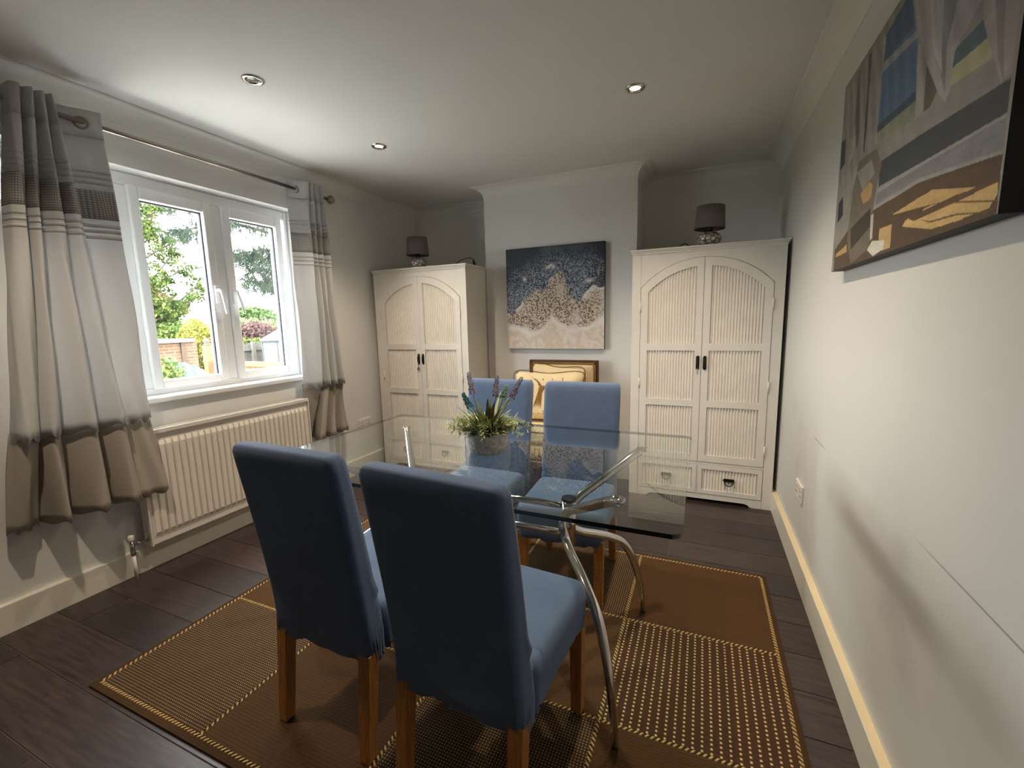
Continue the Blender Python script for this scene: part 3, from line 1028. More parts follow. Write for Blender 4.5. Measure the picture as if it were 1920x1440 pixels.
navy, slate, white = lin((36, 42, 58)), lin((168, 174, 184)), lin((226, 222, 216))
sand, brown, tan = lin((206, 190, 170)), lin((96, 74, 58)), lin((196, 166, 132))
dens = np.clip(1.05 - np.abs(V - bU) * 1.5 + (n1 - .5) * 2.4, .03, 1) * sstep(1.02 - V, 0, .25)
spk = sstep(n2, .42, .72) * dens
sea = navy * (1 - spk[..., None]) + slate * spk[..., None]
haze = (sstep(n1, .45, .72) * .38)[..., None]
sea = sea * (1 - haze) + lin((112, 120, 136)) * haze
sp = sstep(n3, .30, .62)[..., None]
mid = brown * (1 - sp) + sand * sp
pale = sstep(n4, .52, .7)[..., None] * .6
mid = mid * (1 - pale) + lin((208, 198, 186)) * pale
sw = .5 + .5 * np.sin((U * 7 + n4 * 10 + V * 5) * 2.6)
low = lin((220, 211, 200)) * (1 - (sw * .45)[..., None]) + tan * (sw * .45)[..., None]
tU = sstep(V - bU, -.015, .012)[..., None]; tL = sstep(V - bL, -.03, .03)[..., None]
img = low * (1 - tL) + mid * tL
img = img * (1 - tU) + sea * tU
fo = np.exp(-((V - bU - .006) / .016) ** 2) * sstep(n4, .40, .56)
fo2 = np.exp(-((V - bL + .02) / .03) ** 2) * np.clip((n4 - .2) * 3, .3, 1)
sh = (np.exp(-((V - bU - .035) / .018) ** 2) * sstep(n4, .42, .58) * .55)[..., None]
img = img * (1 - sh) + lin((58, 60, 68)) * sh
for cu, cv, ru, rv in ((.455, .80, .045, .014), (.20, .70, .02, .025), (.86, .655, .05, .014), (.90, .585, .03, .02), (.5, .795, .02, .012)):
    fo = np.maximum(fo, np.exp(-(((U - cu + wob * .5) / ru) ** 2 + ((V - cv - (U - cu) * .4 + wob * .4) / rv) ** 2)) * .95)
f = np.clip(np.maximum(fo, fo2), 0, 1)[..., None]
img = img * (1 - f) + white * f
img[V > .985] *= .7
sea_art = thing('canvas_print', 'square navy and sand sea-foam canvas on the chimney breast', 'picture', (1.61, -BP, 1.465))
AX, AZ, AT = .415, .413, .036
mb = MB(); mb.box((-AX, -AT, -AZ), (AX, -.001, AZ)); mb.build('canvas_wrap', mat('canvas_edge', srgb(46, 44, 50), .7, var=.3, scale=6), sea_art, .002)
print_face('printed_face', nu, nv, img, lambda u, v: (-AX + .001 + u * (2 * AX - .002), -AT - .0008, -AZ + .001 + v * (2 * AZ - .002)), Mprint, sea_art)

# seaside interior picture on the scuffed wall
PAINT=[
 ((84, 67, 50), [(0.029, -0.012), (0.024, 0.118), (0.187, 0.196), (0.42, 0.211), (0.577, 0.208), (0.683, 0.208), (0.849, 0.178), (0.992, 0.15), (0.996, -0.006), (0.716, -0.012), (0.029, -0.012)]),
 ((122, 122, 124), [(0.414, 0.291), (0.691, 0.273), (0.992, 0.243), (0.992, 0.149), (0.682, 0.21), (0.417, 0.21)]),
 ((150, 148, 148), [(0.421, 0.291), (0.69, 0.277), (0.991, 0.248), (0.991, 0.237), (0.693, 0.262), (0.421, 0.276)]),
 ((146, 144, 144), [(0.417, 0.227), (0.68, 0.224), (0.991, 0.159), (0.992, 0.149), (0.682, 0.21), (0.417, 0.21)]),
 ((60, 66, 70), [(0.416, 0.409), (0.676, 0.375), (0.989, 0.329), (0.991, 0.247), (0.691, 0.274), (0.429, 0.3)]),
 ((134, 131, 127), [(0.367, 0.51), (0.637, 0.441), (0.938, 0.413), (0.99, 0.335), (0.99, 0.328), (0.676, 0.375), (0.416, 0.407)]),
 ((84, 110, 136), [(0.37, 0.943), (0.535, 0.969), (0.604, 0.721), (0.619, 0.554), (0.373, 0.579), (0.352, 0.795)]),
 ((58, 74, 86), [(0.619, 0.556), (0.625, 0.519), (0.375, 0.55), (0.373, 0.582)]),
 ((128, 132, 112), [(0.625, 0.519), (0.628, 0.452), (0.375, 0.511), (0.375, 0.55)]),
 ((70, 92, 120), [(0.37, 0.943), (0.535, 0.969), (0.57, 0.815), (0.374, 0.833)]),
 ((76, 94, 102), [(0.788, 0.553), (0.883, 0.554), (0.905, 0.487), (0.781, 0.498)]),
 ((168, 162, 130), [(0.779, 0.505), (0.905, 0.49), (0.93, 0.421), (0.772, 0.455)]),
 ((150, 148, 142), [(0.604, 0.724), (0.627, 0.7), (0.677, 0.459), (0.631, 0.447), (0.614, 0.605)]),
 ((96, 88, 76), [(0.663, 0.611), (0.73, 0.478), (0.702, 0.444), (0.671, 0.45)]),
 ((148, 148, 146), [(0.371, 0.836), (0.595, 0.779), (0.602, 0.749), (0.369, 0.799)]),
 ((170, 168, 160), [(0.362, 0.954), (0.38, 0.936), (0.37, 0.689), (0.373, 0.507), (0.364, 0.513), (0.347, 0.784)]),
 ((146, 142, 136), [(0.001, 0.983), (0.262, 0.969), (0.361, 0.959), (0.38, 0.714), (0.37, 0.508), (0.272, 0.515), (0.164, 0.38), (0.118, 0.28), (0.04, 0.429), (0.01, 0.749)]),
 ((92, 88, 84), [(0.236, 0.972), (0.266, 0.966), (0.277, 0.683), (0.274, 0.522), (0.261, 0.528), (0.251, 0.784)]),
 ((108, 104, 98), [(0.138, 0.975), (0.166, 0.975), (0.206, 0.639), (0.189, 0.574), (0.147, 0.727)]),
 ((170, 160, 140), [(0.111, 0.672), (0.164, 0.662), (0.17, 0.565), (0.114, 0.536)]),
 ((58, 66, 84), [(0.005, 0.711), (0.051, 0.706), (0.065, 0.57), (0.017, 0.551)]),
 ((46, 52, 66), [(0.027, 0.372), (0.079, 0.394), (0.094, 0.288), (0.031, 0.265)]),
 ((160, 157, 155), [(0.548, 0.957), (0.884, 0.629), (0.833, 0.583), (0.789, 0.547), (0.785, 0.435), (0.773, 0.412), (0.736, 0.466), (0.663, 0.611), (0.603, 0.76)]),
 ((128, 126, 126), [(0.715, 0.793), (0.784, 0.727), (0.753, 0.587), (0.766, 0.447), (0.741, 0.511)]),
 ((184, 181, 178), [(0.637, 0.87), (0.688, 0.821), (0.722, 0.64), (0.744, 0.521), (0.69, 0.632)]),
 ((158, 148, 146), [(0.868, 0.645), (0.987, 0.528), (0.99, 0.338), (0.962, 0.335), (0.93, 0.424), (0.889, 0.534)]),
 ((132, 122, 122), [(0.909, 0.605), (0.944, 0.571), (0.956, 0.444), (0.969, 0.335), (0.944, 0.409)]),
 ((188, 158, 104), [(0.542, 0.144), (0.662, 0.152), (0.757, 0.156), (0.924, 0.096), (0.862, 0.09), (0.751, 0.11), (0.666, 0.124)]),
 ((196, 166, 110), [(0.634, 0.096), (0.752, 0.107), (0.862, 0.09), (0.984, 0.083), (0.99, 0.08), (0.993, 0.051), (0.973, 0.023), (0.871, 0.021), (0.772, 0.026), (0.618, 0.078)]),
 ((92, 70, 46), [(0.638, 0.103), (0.86, 0.1), (0.983, 0.087), (0.984, 0.081), (0.877, 0.08), (0.683, 0.078)]),
 ((110, 84, 54), [(0.702, 0.08), (0.76, 0.055), (0.869, 0.044), (0.975, 0.014), (0.972, 0.012), (0.87, 0.038), (0.761, 0.049)]),
 ((110, 84, 54), [(0.855, 0.084), (0.992, 0.037), (0.992, 0.032), (0.856, 0.078)]),
 ((108, 100, 88), [(0.174, 0.204), (0.186, 0.372), (0.23, 0.499), (0.382, 0.484), (0.435, 0.397), (0.408, 0.285), (0.396, 0.19), (0.393, 0.049), (0.23, 0.006), (0.17, 0.136)]),
 ((140, 136, 128), [(0.21, 0.455), (0.35, 0.45), (0.385, 0.375), (0.293, 0.338)]),
 ((170, 142, 92), [(0.269, 0.331), (0.35, 0.354), (0.377, 0.329), (0.37, 0.274), (0.306, 0.271)]),
 ((62, 54, 46), [(0.198, 0.187), (0.378, 0.23), (0.385, 0.144), (0.218, 0.077)]),
 ((182, 180, 172), [(0.385, 0.194), (0.408, 0.194), (0.413, 0.086), (0.395, 0.081)]),
 ((186, 158, 108), [(0.465, 0.113), (0.551, 0.107), (0.554, 0.014), (0.467, 0.017)]),
 ((180, 150, 100), [(0.047, 0.092), (0.169, 0.116), (0.176, 0.077), (0.043, 0.072)]),
 ((204, 202, 190), [(0.378, 0.043), (0.415, 0.075), (0.51, 0.054), (0.506, 0.02), (0.431, 0.005)]),
]

nu, nv = 600, 374
U, V = np.meshgrid(np.linspace(0, 1, nu), np.linspace(0, 1, nv))
img = np.zeros((nv, nu, 3)); img[:] = lin((140, 137, 132))


def in_poly(poly):
    ins = np.zeros(U.shape, bool)
    n = len(poly)
    for i in range(n):
        (xa, ya), (xb, yb) = poly[i], poly[(i + 1) % n]
        if ya == yb: continue
        c = ((ya > V) != (yb > V)) & (U < (xb - xa) * (V - ya) / (yb - ya) + xa)
        ins ^= c
    return ins


for col_, poly in PAINT:
    img[in_poly(poly)] = lin(col_)
fold = .5 + .5 * np.sin((U + .25 * V) * 95 + 5 * fbm(nu, nv, 4, 8, 2))
grain = np.where(V < .24, .9 + .2 * noise2(nu, nv, 120, 9), .80 + .26 * fold * np.clip((V - .3) * 3, 0, 1) + .1 * (1 - np.clip((V - .3) * 3, 0, 1)))
img *= (grain * (.84 + .28 * fbm(nu, nv, 30, 3, 3)))[..., None]
PY0, PY1, PZ0, PZ1 = -1.82, -2.87, 1.447, 2.1
art2 = thing('canvas_print', 'large canvas of a seaside window, chair and sunlit floor', 'picture', (W, (PY0 + PY1) / 2, (PZ0 + PZ1) / 2))
hy, hz = (PY0 - PY1) / 2, (PZ1 - PZ0) / 2
mb = MB(); mb.box((-.039, -hy, -hz), (-.001, hy, hz)); mb.build('canvas_wrap', M['black'], art2, .0015)
print_face('printed_face', nu, nv, img, lambda u, v: (-.0398, hy - .001 - u * (2 * hy - .002), -hz + .001 + v * (2 * hz - .002)), Mprint, art2)

# ------------------------------------------------------------------ low armchair behind the table
def pillow(name, w_, h_, t_, m, parent, nx=18, nz=14):
    """cushion standing in the xz plane, centred on its base"""
    mb = MB(); mb.smooth = True
    def P(i, j, s):
        u, v = -1 + 2 * i / nx, -1 + 2 * j / nz
        k = (1 - u ** 4) * (1 - v ** 4)
        pin = 1 - .05 * (1 - (1 - u * u) * 1.0) * (1 - abs(v)) - .04 * (1 - abs(u)) * 0
        return (u * w_ / 2 * (1 - .04 * (1 - v * v)), s * t_ / 2 * (max(k, 0) ** .5), h_ / 2 + v * h_ / 2 * (1 - .05 * (1 - u * u)))
    A = [[mb.vert(P(i, j, -1)) for i in range(nx + 1)] for j in range(nz + 1)]
    B = [[mb.vert(P(i, j, 1)) for i in range(nx + 1)] for j in range(nz + 1)]
    for j in range(nz):
        for i in range(nx):
            mb.face((A[j][i], A[j][i + 1], A[j + 1][i + 1], A[j + 1][i]))
            mb.face((B[j][i], B[j + 1][i], B[j + 1][i + 1], B[j][i + 1]))
    return mb.build(name, m, parent)


arm = thing('armchair', 'low cream upholstered chair with dark wooden frame under the sea-foam canvas', 'chair', (1.70, -.75, 0))
hwA = .29
mb = MB()
mb.box((-hwA, .27, .30), (-hwA + .035, .305, .965)); mb.box((hwA - .035, .27, .30), (hwA, .305, .965)); mb.box((-hwA + .035, .27, .93), (hwA - .035, .305, .965))
mb.box((-hwA + .035, .272, .36), (hwA - .035, .303, .40))
mb.build('back_frame', M['walnut'], arm, .006)
mb = MB()
mb.box((-hwA + .018, .262, .40), (-hwA + .035, .27, .948)); mb.box((hwA - .035, .262, .40), (hwA - .018, .27, .948)); mb.box((-hwA + .018, .262, .931), (hwA - .018, .27, .948))
mb.build('inner_moulding', M['gold_thread'], arm, .003)
mb = MB(); mb.box((-hwA + .036, .25, .40), (hwA - .036, .30, .929)); mb.build('back_pad', M['cream_cloth'], arm, .018, segs=3)
mb = MB(); mb.box((-hwA, -.29, .225), (hwA, .30, .285)); mb.build('seat_rail', M['walnut'], arm, .012, segs=3)
mb = MB(); mb.box((-hwA + .01, -.28, .286), (hwA - .01, .262, .40)); mb.build('seat_base', M['cream_cloth'], arm, .03, segs=4)
mb = MB(); mb.box((-hwA + .012, -.285, .402), (hwA - .012, .255, .505)); sc = mb.build('seat_cushion', M['cream_cloth'], arm, .035, segs=4)
mb = MB()
mb.tube([(-hwA + .03, -.287, .409), (hwA - .03, -.287, .409)], .004, 6); mb.tube([(-hwA + .03, -.282, .497), (hwA - .03, -.282, .497)], .004, 6)
mb.build('piping', M['embroid'], sc)
random.seed(9)
mb = MB()
for k in range(170):
    xx = random.uniform(-.25, .25)
    zz = random.uniform(.295, .33); ln = random.uniform(.01, .045); dx = random.uniform(-.012, .012)
    mb.prism([(xx - .0015, zz), (xx + .0015, zz), (xx + dx, zz + ln)], -.2825, -.2805)
e = mb.build('embroidery', M['embroid'], arm); e['kind'] = 'stuff'
for sx_, sy_ in ((-1, -1), (1, -1), (-1, 1), (1, 1)):
    lx, ly = sx_ * (hwA - .03), (-.262 if sy_ < 0 else .275)
    mb = MB(); mb.smooth = True
    mb.lathe([(.014, 0), (.018, .02), (.013, .06), (.022, .16), (.024, .226)], (lx, ly, 0), 14)
    mb.build('leg', M['walnut'], arm)

cush1 = thing('cushion', 'plain cream cushion with dark piping tucked behind the bird cushion', 'cushion', (1.655, -.615, .54))
p1 = pillow('cushion_body', .42, .39, .09, M['cushion'], cush1)
cush1.rotation_euler = (-.12, .09, 0)
cush2 = thing('cushion', 'cream cushion embroidered with a brown bird and dots', 'cushion', (1.655, -.752, .52))
cush2.rotation_euler = (-.14, 0, .03)
p2 = pillow('cushion_body', .54, .375, .12, M['cushion'], cush2)
for par, w_, h_ in ((cush1, .42, .39), (cush2, .54, .375)):
    mb = MB()
    loop = [(-w_ / 2, 0, h_ * .0), (0, 0, h_ * .025), (w_ / 2, 0, 0), (w_ / 2 * .96, 0, h_ / 2), (w_ / 2, 0, h_), (0, 0, h_ * .975), (-w_ / 2, 0, h_), (-w_ / 2 * .96, 0, h_ / 2), (-w_ / 2, 0, 0)]
    mb.tube(smooth_path(loop, 6), .0035, 6); mb.build('piping', M['embroid'], par)
mb = MB()
def cy_front(x_, z_):
    u, v = x_ / .27, (z_ - .1875) / .1875
    return -.06 * math.sqrt(max(0, (1 - u ** 4) * (1 - v ** 4))) - .0025
_outline = [(-.085, .345), (-.05, .315), (-.02, .285), (.0, .262), (.03, .27), (.05, .255), (.03, .235), (.0, .225), (-.02, .20), (-.045, .13), (-.055, .085), (-.035, .12), (-.03, .09), (-.012, .135), (.0, .19), (.012, .205)]
def tri(a, b, c):
    mb.face([mb.vert((p_[0] + BO, cy_front(p_[0] + BO, p_[1]), p_[1])) for p_ in (a, b, c)])
BO = -.045
for k in range(16):   # feathers
    a = k / 15
    tri((-.005 + .02 * a, .262), (-.09 + .06 * a, .35 - .03 * a), (.005 + .02 * a, .255))
    tri((-.012 + .02 * a, .235), (-.06 + .07 * a, .085 + .05 * a * (1 - a)), (-.004 + .02 * a, .232))
tri((-.01, .255), (.035, .272), (.03, .235)); tri((-.015, .23), (-.01, .258), (.03, .235)); tri((.03, .265), (.062, .252), (.03, .245))
mb.build('bird_motif', M['gold_thread'], cush2)
mb = MB()
random.seed(12)
for k in range(64):
    xx, zz = random.uniform(-.17, .13), random.uniform(.05, .33)
    if abs(xx + .06) < .03 and .1 < zz < .34: continue
    yy = cy_front(xx, zz)
    mb.face([mb.vert((xx + .0045 * math.cos(a), yy, zz + .0045 * math.sin(a))) for a in [2 * PI * j / 6 for j in range(6)]])
d_ = mb.build('dots', M['embroid'], cush2); d_['kind'] = 'stuff'

# ------------------------------------------------------------------ rug
RUGX = [.745, 1.312, 1.890, 2.470, 3.040]
RUGY = [-3.180, -2.650, -2.125, -1.580]
RT = .008


def weave_mat(name, base, dot, sx_, sy_, duty, rough=.95, jit=.5, stagger=False):
    m, nt, b = new_mat(name)
    tc = N(nt, 'ShaderNodeTexCoord'); sp_ = N(nt, 'ShaderNodeSeparateXYZ'); nt.links.new(tc.outputs['Object'], sp_.inputs[0])

    def wave(sock, sc, d_):
        n = N(nt, 'ShaderNodeMath', operation='MULTIPLY'); n.inputs[1].default_value = sc; nt.links.new(sock, n.inputs[0])
        f_ = N(nt, 'ShaderNodeMath', operation='PINGPONG'); f_.inputs[1].default_value = .5; nt.links.new(n.outputs[0], f_.inputs[0])
        g = N(nt, 'ShaderNodeMapRange'); g.interpolation_type = 'SMOOTHSTEP'
        g.inputs[1].default_value = .5 - d_ * .5 - .06; g.inputs[2].default_value = .5 - d_ * .5 + .06
        nt.links.new(f_.outputs[0], g.inputs[0]); return g.outputs[0]
    p_ = N(nt, 'ShaderNodeMath', operation='MULTIPLY')
    nt.links.new(wave(sp_.outputs[0], sx_, duty[0]), p_.inputs[0]); nt.links.new(wave(sp_.outputs[1], sy_, duty[1]), p_.inputs[1])
    no = N(nt, 'ShaderNodeTexNoise'); no.inputs['Scale'].default_value = 160; no.inputs['Detail'].default_value = 3
    mp = N(nt, 'ShaderNodeMapping'); mp.inputs['Scale'].default_value = (1, 2.2, 1)
    nt.links.new(tc.outputs['Object'], mp.inputs[0]); nt.links.new(mp.outputs[0], no.inputs['Vector'])
    b1 = N(nt, 'ShaderNodeMix', data_type='RGBA'); b1.inputs[6].default_value = tuple(c * .55 for c in base[:3]) + (1,); b1.inputs[7].default_value = tuple(c * 1.35 for c in base[:3]) + (1,)
    nt.links.new(no.outputs[0], b1.inputs[0])
    mx = N(nt, 'ShaderNodeMix', data_type='RGBA'); mx.inputs[7].default_value = dot
    nt.links.new(b1.outputs[2], mx.inputs[6]); nt.links.new(p_.outputs[0], mx.inputs[0]); nt.links.new(mx.outputs[2], b.inputs['Base Color'])
    b.inputs['Roughness'].default_value = rough; b.inputs['Specular IOR Level'].default_value = .15
    ad = N(nt, 'ShaderNodeMath', operation='ADD'); nt.links.new(p_.outputs[0], ad.inputs[0]); nt.links.new(no.outputs[0], ad.inputs[1])
    bp = N(nt, 'ShaderNodeBump'); bp.inputs['Strength'].default_value = .6; bp.inputs['Distance'].default_value = .003
    nt.links.new(ad.outputs[0], bp.inputs['Height']); nt.links.new(bp.outputs[0], b.inputs['Normal'])
    return m


BR = srgb(78, 56, 36)
CRM = srgb(196, 164, 112)
W_plain = weave_mat('rug_plain_weave', BR, srgb(92, 66, 42), 230, 90, (.5, .6))
W_grid = weave_mat('rug_grid_weave', srgb(62, 48, 36), srgb(158, 128, 90), 105, 105, (.42, .42))
W_rib = weave_mat('rug_ribbed_weave', srgb(72, 50, 34), srgb(208, 180, 132), 38, 62, (.24, .45))
W_thread = weave_mat('rug_stitch_thread', CRM, CRM, 100, 100, (.5, .5))
W_edge = weave_mat('rug_edge_weave', srgb(66, 48, 30), srgb(84, 60, 38), 200, 120, (.5, .5))
rug = thing('rug', 'brown flat-weave rug of stitched rectangles under the glass table', 'rug', (0, 0, 0))
mb = MB(); mb.box((.718, -3.207, .0003), (3.064, -1.553, RT - .001)); mb.build('rug_border', W_edge, rug, .003)
for i in range(4):
    for j in range(3):
        if (i + j) % 2 == 0: m_ = W_rib if (i == 3) else W_grid
        else: m_ = W_plain
        if i == 3 and j == 1: m_ = W_rib
        if i == 3 and j != 1: m_ = W_plain
        if i == 0 and j == 0: m_ = W_grid
        if i == 1: m_ = W_plain if j != 1 else W_grid
        if i == 2: m_ = W_grid if j != 1 else W_plain
        if i == 0 and j: m_ = W_plain if j == 1 else W_grid
        box('woven_block', (RUGX[i] + .007, RUGY[j] + .007, RT - .0015), (RUGX[i + 1] - .007, RUGY[j + 1] - .007, RT), m_, rug)


def stitches(a, b):
    a, b = Vector(a), Vector(b)
    d = (b - a); L_ = d.length; d.normalize(); nrm = Vector((-d.y, d.x))
    mb = MB()
    n = int(L_ / .0165)
    for k in range(n):
        c = a + d * (L_ * (k + .5) / n)
        q = [c - d * .009 - nrm * .0065, c - d * .001 - nrm * .0065, c + d * .009 + nrm * .0065, c + d * .001 + nrm * .0065]
        i = len(mb.v)
        mb.v += [(p.x, p.y, RT - .001) for p in q] + [(p.x * .8 + c.x * .2, p.y * .8 + c.y * .2, RT + .0022) for p in q]
        for f_ in ((4, 5, 6, 7), (0, 1, 5, 4), (1, 2, 6, 5), (2, 3, 7, 6), (3, 0, 4, 7)): mb.face([i + x for x in f_])
    o = mb.build('stitch_line', W_thread, rug); o['kind'] = 'stuff'


for xx in RUGX: stitches((xx, RUGY[0]), (xx, RUGY[-1]))
for yy in RUGY: stitches((RUGX[0], yy), (RUGX[-1], yy))

# ------------------------------------------------------------------ glass dining table
TZ = .782
tab = thing('dining_table', 'glass-topped dining table with curved chrome legs', 'table', (1.947, -2.385, 0))
GX, GY = .760, .471
Mtop = sheet_glass('table_glass', (.93, .97, .955, 1), 1.52, 2.0)
Medge = mat('glass_edge', srgb(20, 38, 34), .1, var=.3, scale=4, spec=.8)
mb = MB(); mb.mats = [Mtop, Medge]
rr0 = rrect(GX, GY, .03, 6)
n = len(rr0)
lo = [mb.vert((x_, y_, TZ - .012)) for x_, y_ in rr0]; hi = [mb.vert((x_, y_, TZ)) for x_, y_ in rr0]
mb.face(hi); mb.face(lo[::-1])
mb.cur = 1
for k in range(n): mb.face((lo[k], lo[(k + 1) % n], hi[(k + 1) % n], hi[k]))
mb.build('glass_top', None, tab)
PXp = .350
for sx_ in (-1, 1):
    px = PXp if sx_ > 0 else -.385
    mb = MB(); mb.smooth = False
    mb.tube([(px, 0, .455), (px, 0, .625)], .026, 24)
    post = mb.build('post', M['chrome'], tab)
    mb = MB(); mb.lathe([(.0275, .622), (.0275, .632), (.025, .634), (.0, .634)], (px, 0, 0), 24, False); mb.build('post_cap', mat('black_cap', srgb(30, 32, 34), .35, var=.1), post)
    for sy_ in (-1, 1):
        fx, fy = sx_ * .588, sy_ * .338
        ax_, ay_ = sx_ * .578, sy_ * .272
        q0 = Vector((px, sy_ * .048)); dv = Vector((fx, fy)) - q0; dl = dv.length; du = dv.normalized()
        da = Vector((ax_, ay_)) - q0; dal = da.length; dua = da.normalized()
        path = []
        for s_, z in ((.97, .757), (.83, .738), (.62, .702), (.33, .652), (.12, .617)):
            path.append((q0.x + dua.x * dal * s_, q0.y + dua.y * dal * s_, z))
        path.append((q0.x, q0.y, .585))
        path.append((q0.x - sx_ * .009, q0.y + sy_ * .003, .545))
        for s_, z in ((.0, .496), (.11, .466), (.30, .438), (.50, .405), (.69, .358), (.83, .274), (.925, .172), (.98, .08), (1.0, RT + .001)):
            path.append((q0.x + du.x * dl * s_, q0.y + du.y * dl * s_, z))
        sp_ = smooth_path(path, 5)
        rads = []
        for k, p_ in enumerate(sp_):
            rads.append(.0165 if p_.z > .3 or k < 40 else .0165 - .006 * (1 - p_.z / .3))
        MB().tube(sp_, rads, 16).build('leg', M['chrome'], tab)
        mb = MB(); mb.smooth = True
        mb.lathe([(.0, TZ - .030), (.006, TZ - .030), (.006, TZ - .025), (.020, TZ - .024), (.021, TZ - .0125), (.0, TZ - .0125)], (ax_, ay_, 0), 20, False)
        mb.build('glass_pad', M['chrome'], tab)
for z, r_ in ((.598, .0125), (.490, .0125)):
    MB().tube([(-.385, 0, z), (PXp, 0, z)], r_, 14).build('cross_beam', M['chrome'], tab)

# ------------------------------------------------------------------ dining chairs
CW, SEATZ, TOPZ, HEMZ = .199, .466, .958, .305


def chair_proto(label, loc, rz):
    t = thing('dining_chair', label, 'chair', loc, rz, 'blue slip-covered dining chairs')
    # backrest cover: loft of rounded rectangles
    mb = MB(); mb.smooth = True
    rings = []
    zs_ = [HEMZ, HEMZ + .012, HEMZ + .05, .38, .42, .45, .47, .49, .52, .56, .62, .70, .78, .86, .91, .936, .95, .956, TOPZ]
    for z in zs_:
        k = max(0, (z - .44) / (TOPZ - .44))
        yr = -.206 - .010 * min(1, (z - HEMZ) / .14) - .077 * (k ** 1.15)
        th = .085 - .02 * k
        ins = 0.0
        if z > .93: ins = .020 * (1 - math.sqrt(max(0, 1 - ((z - .93) / (TOPZ - .93)) ** 2)))
        if z < HEMZ + .02: ins = .006 * (1 - (z - HEMZ) / .02)
        hw = CW + .002 * math.sin(z * 9) - ins
        ring = []
        for q, (x_, y_) in enumerate(rrect(hw, th / 2 - ins * .8, .024 - min(.012, ins * .4), 5, 0, yr + th / 2, 10)):
            w = 0.0
            if y_ > yr + th * .6 and .46 < z < .6:      # creases where the cover dives into the seat
                w += .006 * math.sin(x_ * 40 + z * 120) * math.exp(-((z - .505) / .03) ** 2)
            if z < .40:                                     # elastic gathers at the hem
                w += .0035 * math.sin(q * 2.1) * (1 - (z - HEMZ) / .1) + .003 * math.sin(z * 160 + x_ * 24) * (1 - (z - HEMZ) / .12)
            nrm = Vector((x_ / hw if abs(x_) > hw - .03 else 0, 1 if y_ > yr + th / 2 else -1))
            zz = z + (.006 * math.sin(q * 1.3 + 1) if z < HEMZ + .005 else 0) - (.012 * (1 - (x_ / hw) ** 2) if z < HEMZ + .005 else 0) * -1
            ring.append((x_ + nrm.x * w, y_ + nrm.y * w, zz))
        rings.append(ring)
    mb.rings(rings)
    mb.build('backrest', M['slip'], t)
    mb = MB(); mb.smooth = True
    rings = []
    for z, ins in ((HEMZ, .010), (HEMZ + .01, .003), (HEMZ + .035, 0), (.36, -.001), (.42, -.002), (.444, 0), (.458, .006), (.464, .014), (SEATZ, .03), (SEATZ + .003, .09)):
        hx, hy_ = CW - ins, .1985 - ins
        ring = []
        for q, (x_, y_) in enumerate(rrect(hx, hy_, .03, 5, 0, .0575, 14)):
            w = 0
            g = max(0, 1 - (z - HEMZ) / .07)
            w += g * (.0045 * math.sin(q * 2.3) + .003 * math.sin(q * 3.7 + 1))
            dx, dy = x_ / hx, (y_ - .0575) / hy_
            nx_ = dx if abs(dx) > abs(dy) else 0
            ny_ = dy if abs(dy) >= abs(dx) else 0
            zz = z + (.006 * math.sin(q * 1.1) if z == HEMZ else 0) + (.022 * (1 - (dy) ** 2) * (abs(dx) > .9) if z <= HEMZ + .011 else 0)
            ring.append((x_ + nx_ * w, y_ + ny_ * w, zz))
        rings.append(ring)
    mb.rings(rings)
    mb.build('seat', M['slip'], t)
    for sx_ in (-1, 1):
        for fr in (0, 1):
            x0, y0 = sx_ * (CW - .024), (.228 if fr else -.184)
            x1, y1 = sx_ * (CW - .024), (.228 if fr else -.216)
            a, b = .021, .0175
            mb = MB()
            mb.rings([[(x1 - b, y1 - b, RT + .0025), (x1 + b, y1 - b, RT + .0025), (x1 + b, y1 + b, RT + .0025), (x1 - b, y1 + b, RT + .0025)],
                      [(x0 - a, y0 - a, .34), (x0 + a, y0 - a, .34), (x0 + a, y0 + a, .34), (x0 - a, y0 + a, .34)]])
            mb.build('leg', M['oak'], t, .002)
    return t


def copy_tree(o, label, loc, rz):
    c = o.copy(); COL.objects.link(c)
    c['label'] = label; c.location = loc; c.rotation_euler = (0, 0, rz)
    for ch in list(o.children):
        d = ch.copy(); COL.objects.link(d); d.parent = c
    return c


ch0 = chair_proto('blue covered dining chair turned away, on the radiator side', (1.699, -2.815, 0), -.031)
copy_tree(ch0, 'blue covered dining chair turned away, overlapping the front chrome table leg', (2.204, -2.852, 0), -.081)
copy_tree(ch0, 'blue covered dining chair facing forward behind the table end post', (2.167, -1.892, 0), 3.189)
copy_tree(ch0, 'blue covered dining chair directly behind the potted lavender plant', (1.668, -1.885, 0), 3.11)

# ------------------------------------------------------------------ potted lavender
pl = thing('potted_plant', 'artificial lavender and grasses in a rough cement pot on the glass table', 'plant', (1.972, -2.40, TZ + .0005))
mb = MB(); mb.smooth = True
prof = [(.0, 0), (.060, 0), (.070, .006), (.078, .03), (.081, .06), (.081, .095), (.077, .098), (.073, .094), (.072, .075), (.0, .075)]
rs = random.Random(5)
rings = []
for r, z in prof:
    ring = []
    for k in range(48):
        a = 2 * PI * k / 48
        rr = r + (rs.uniform(-.0016, .0016) if .02 < z < .096 and r > .074 else 0)
        ring.append((rr * math.cos(a), rr * math.sin(a), z))
    rings.append(ring)
mb.rings(rings, False, False); mb.build('pot', M['pot'], pl)
mb = MB(); mb.lathe([(.0, .080), (.05, .082), (.0715, .078)], (0, 0, 0), 24, False); mb.build('soil', M['soil'], pl)


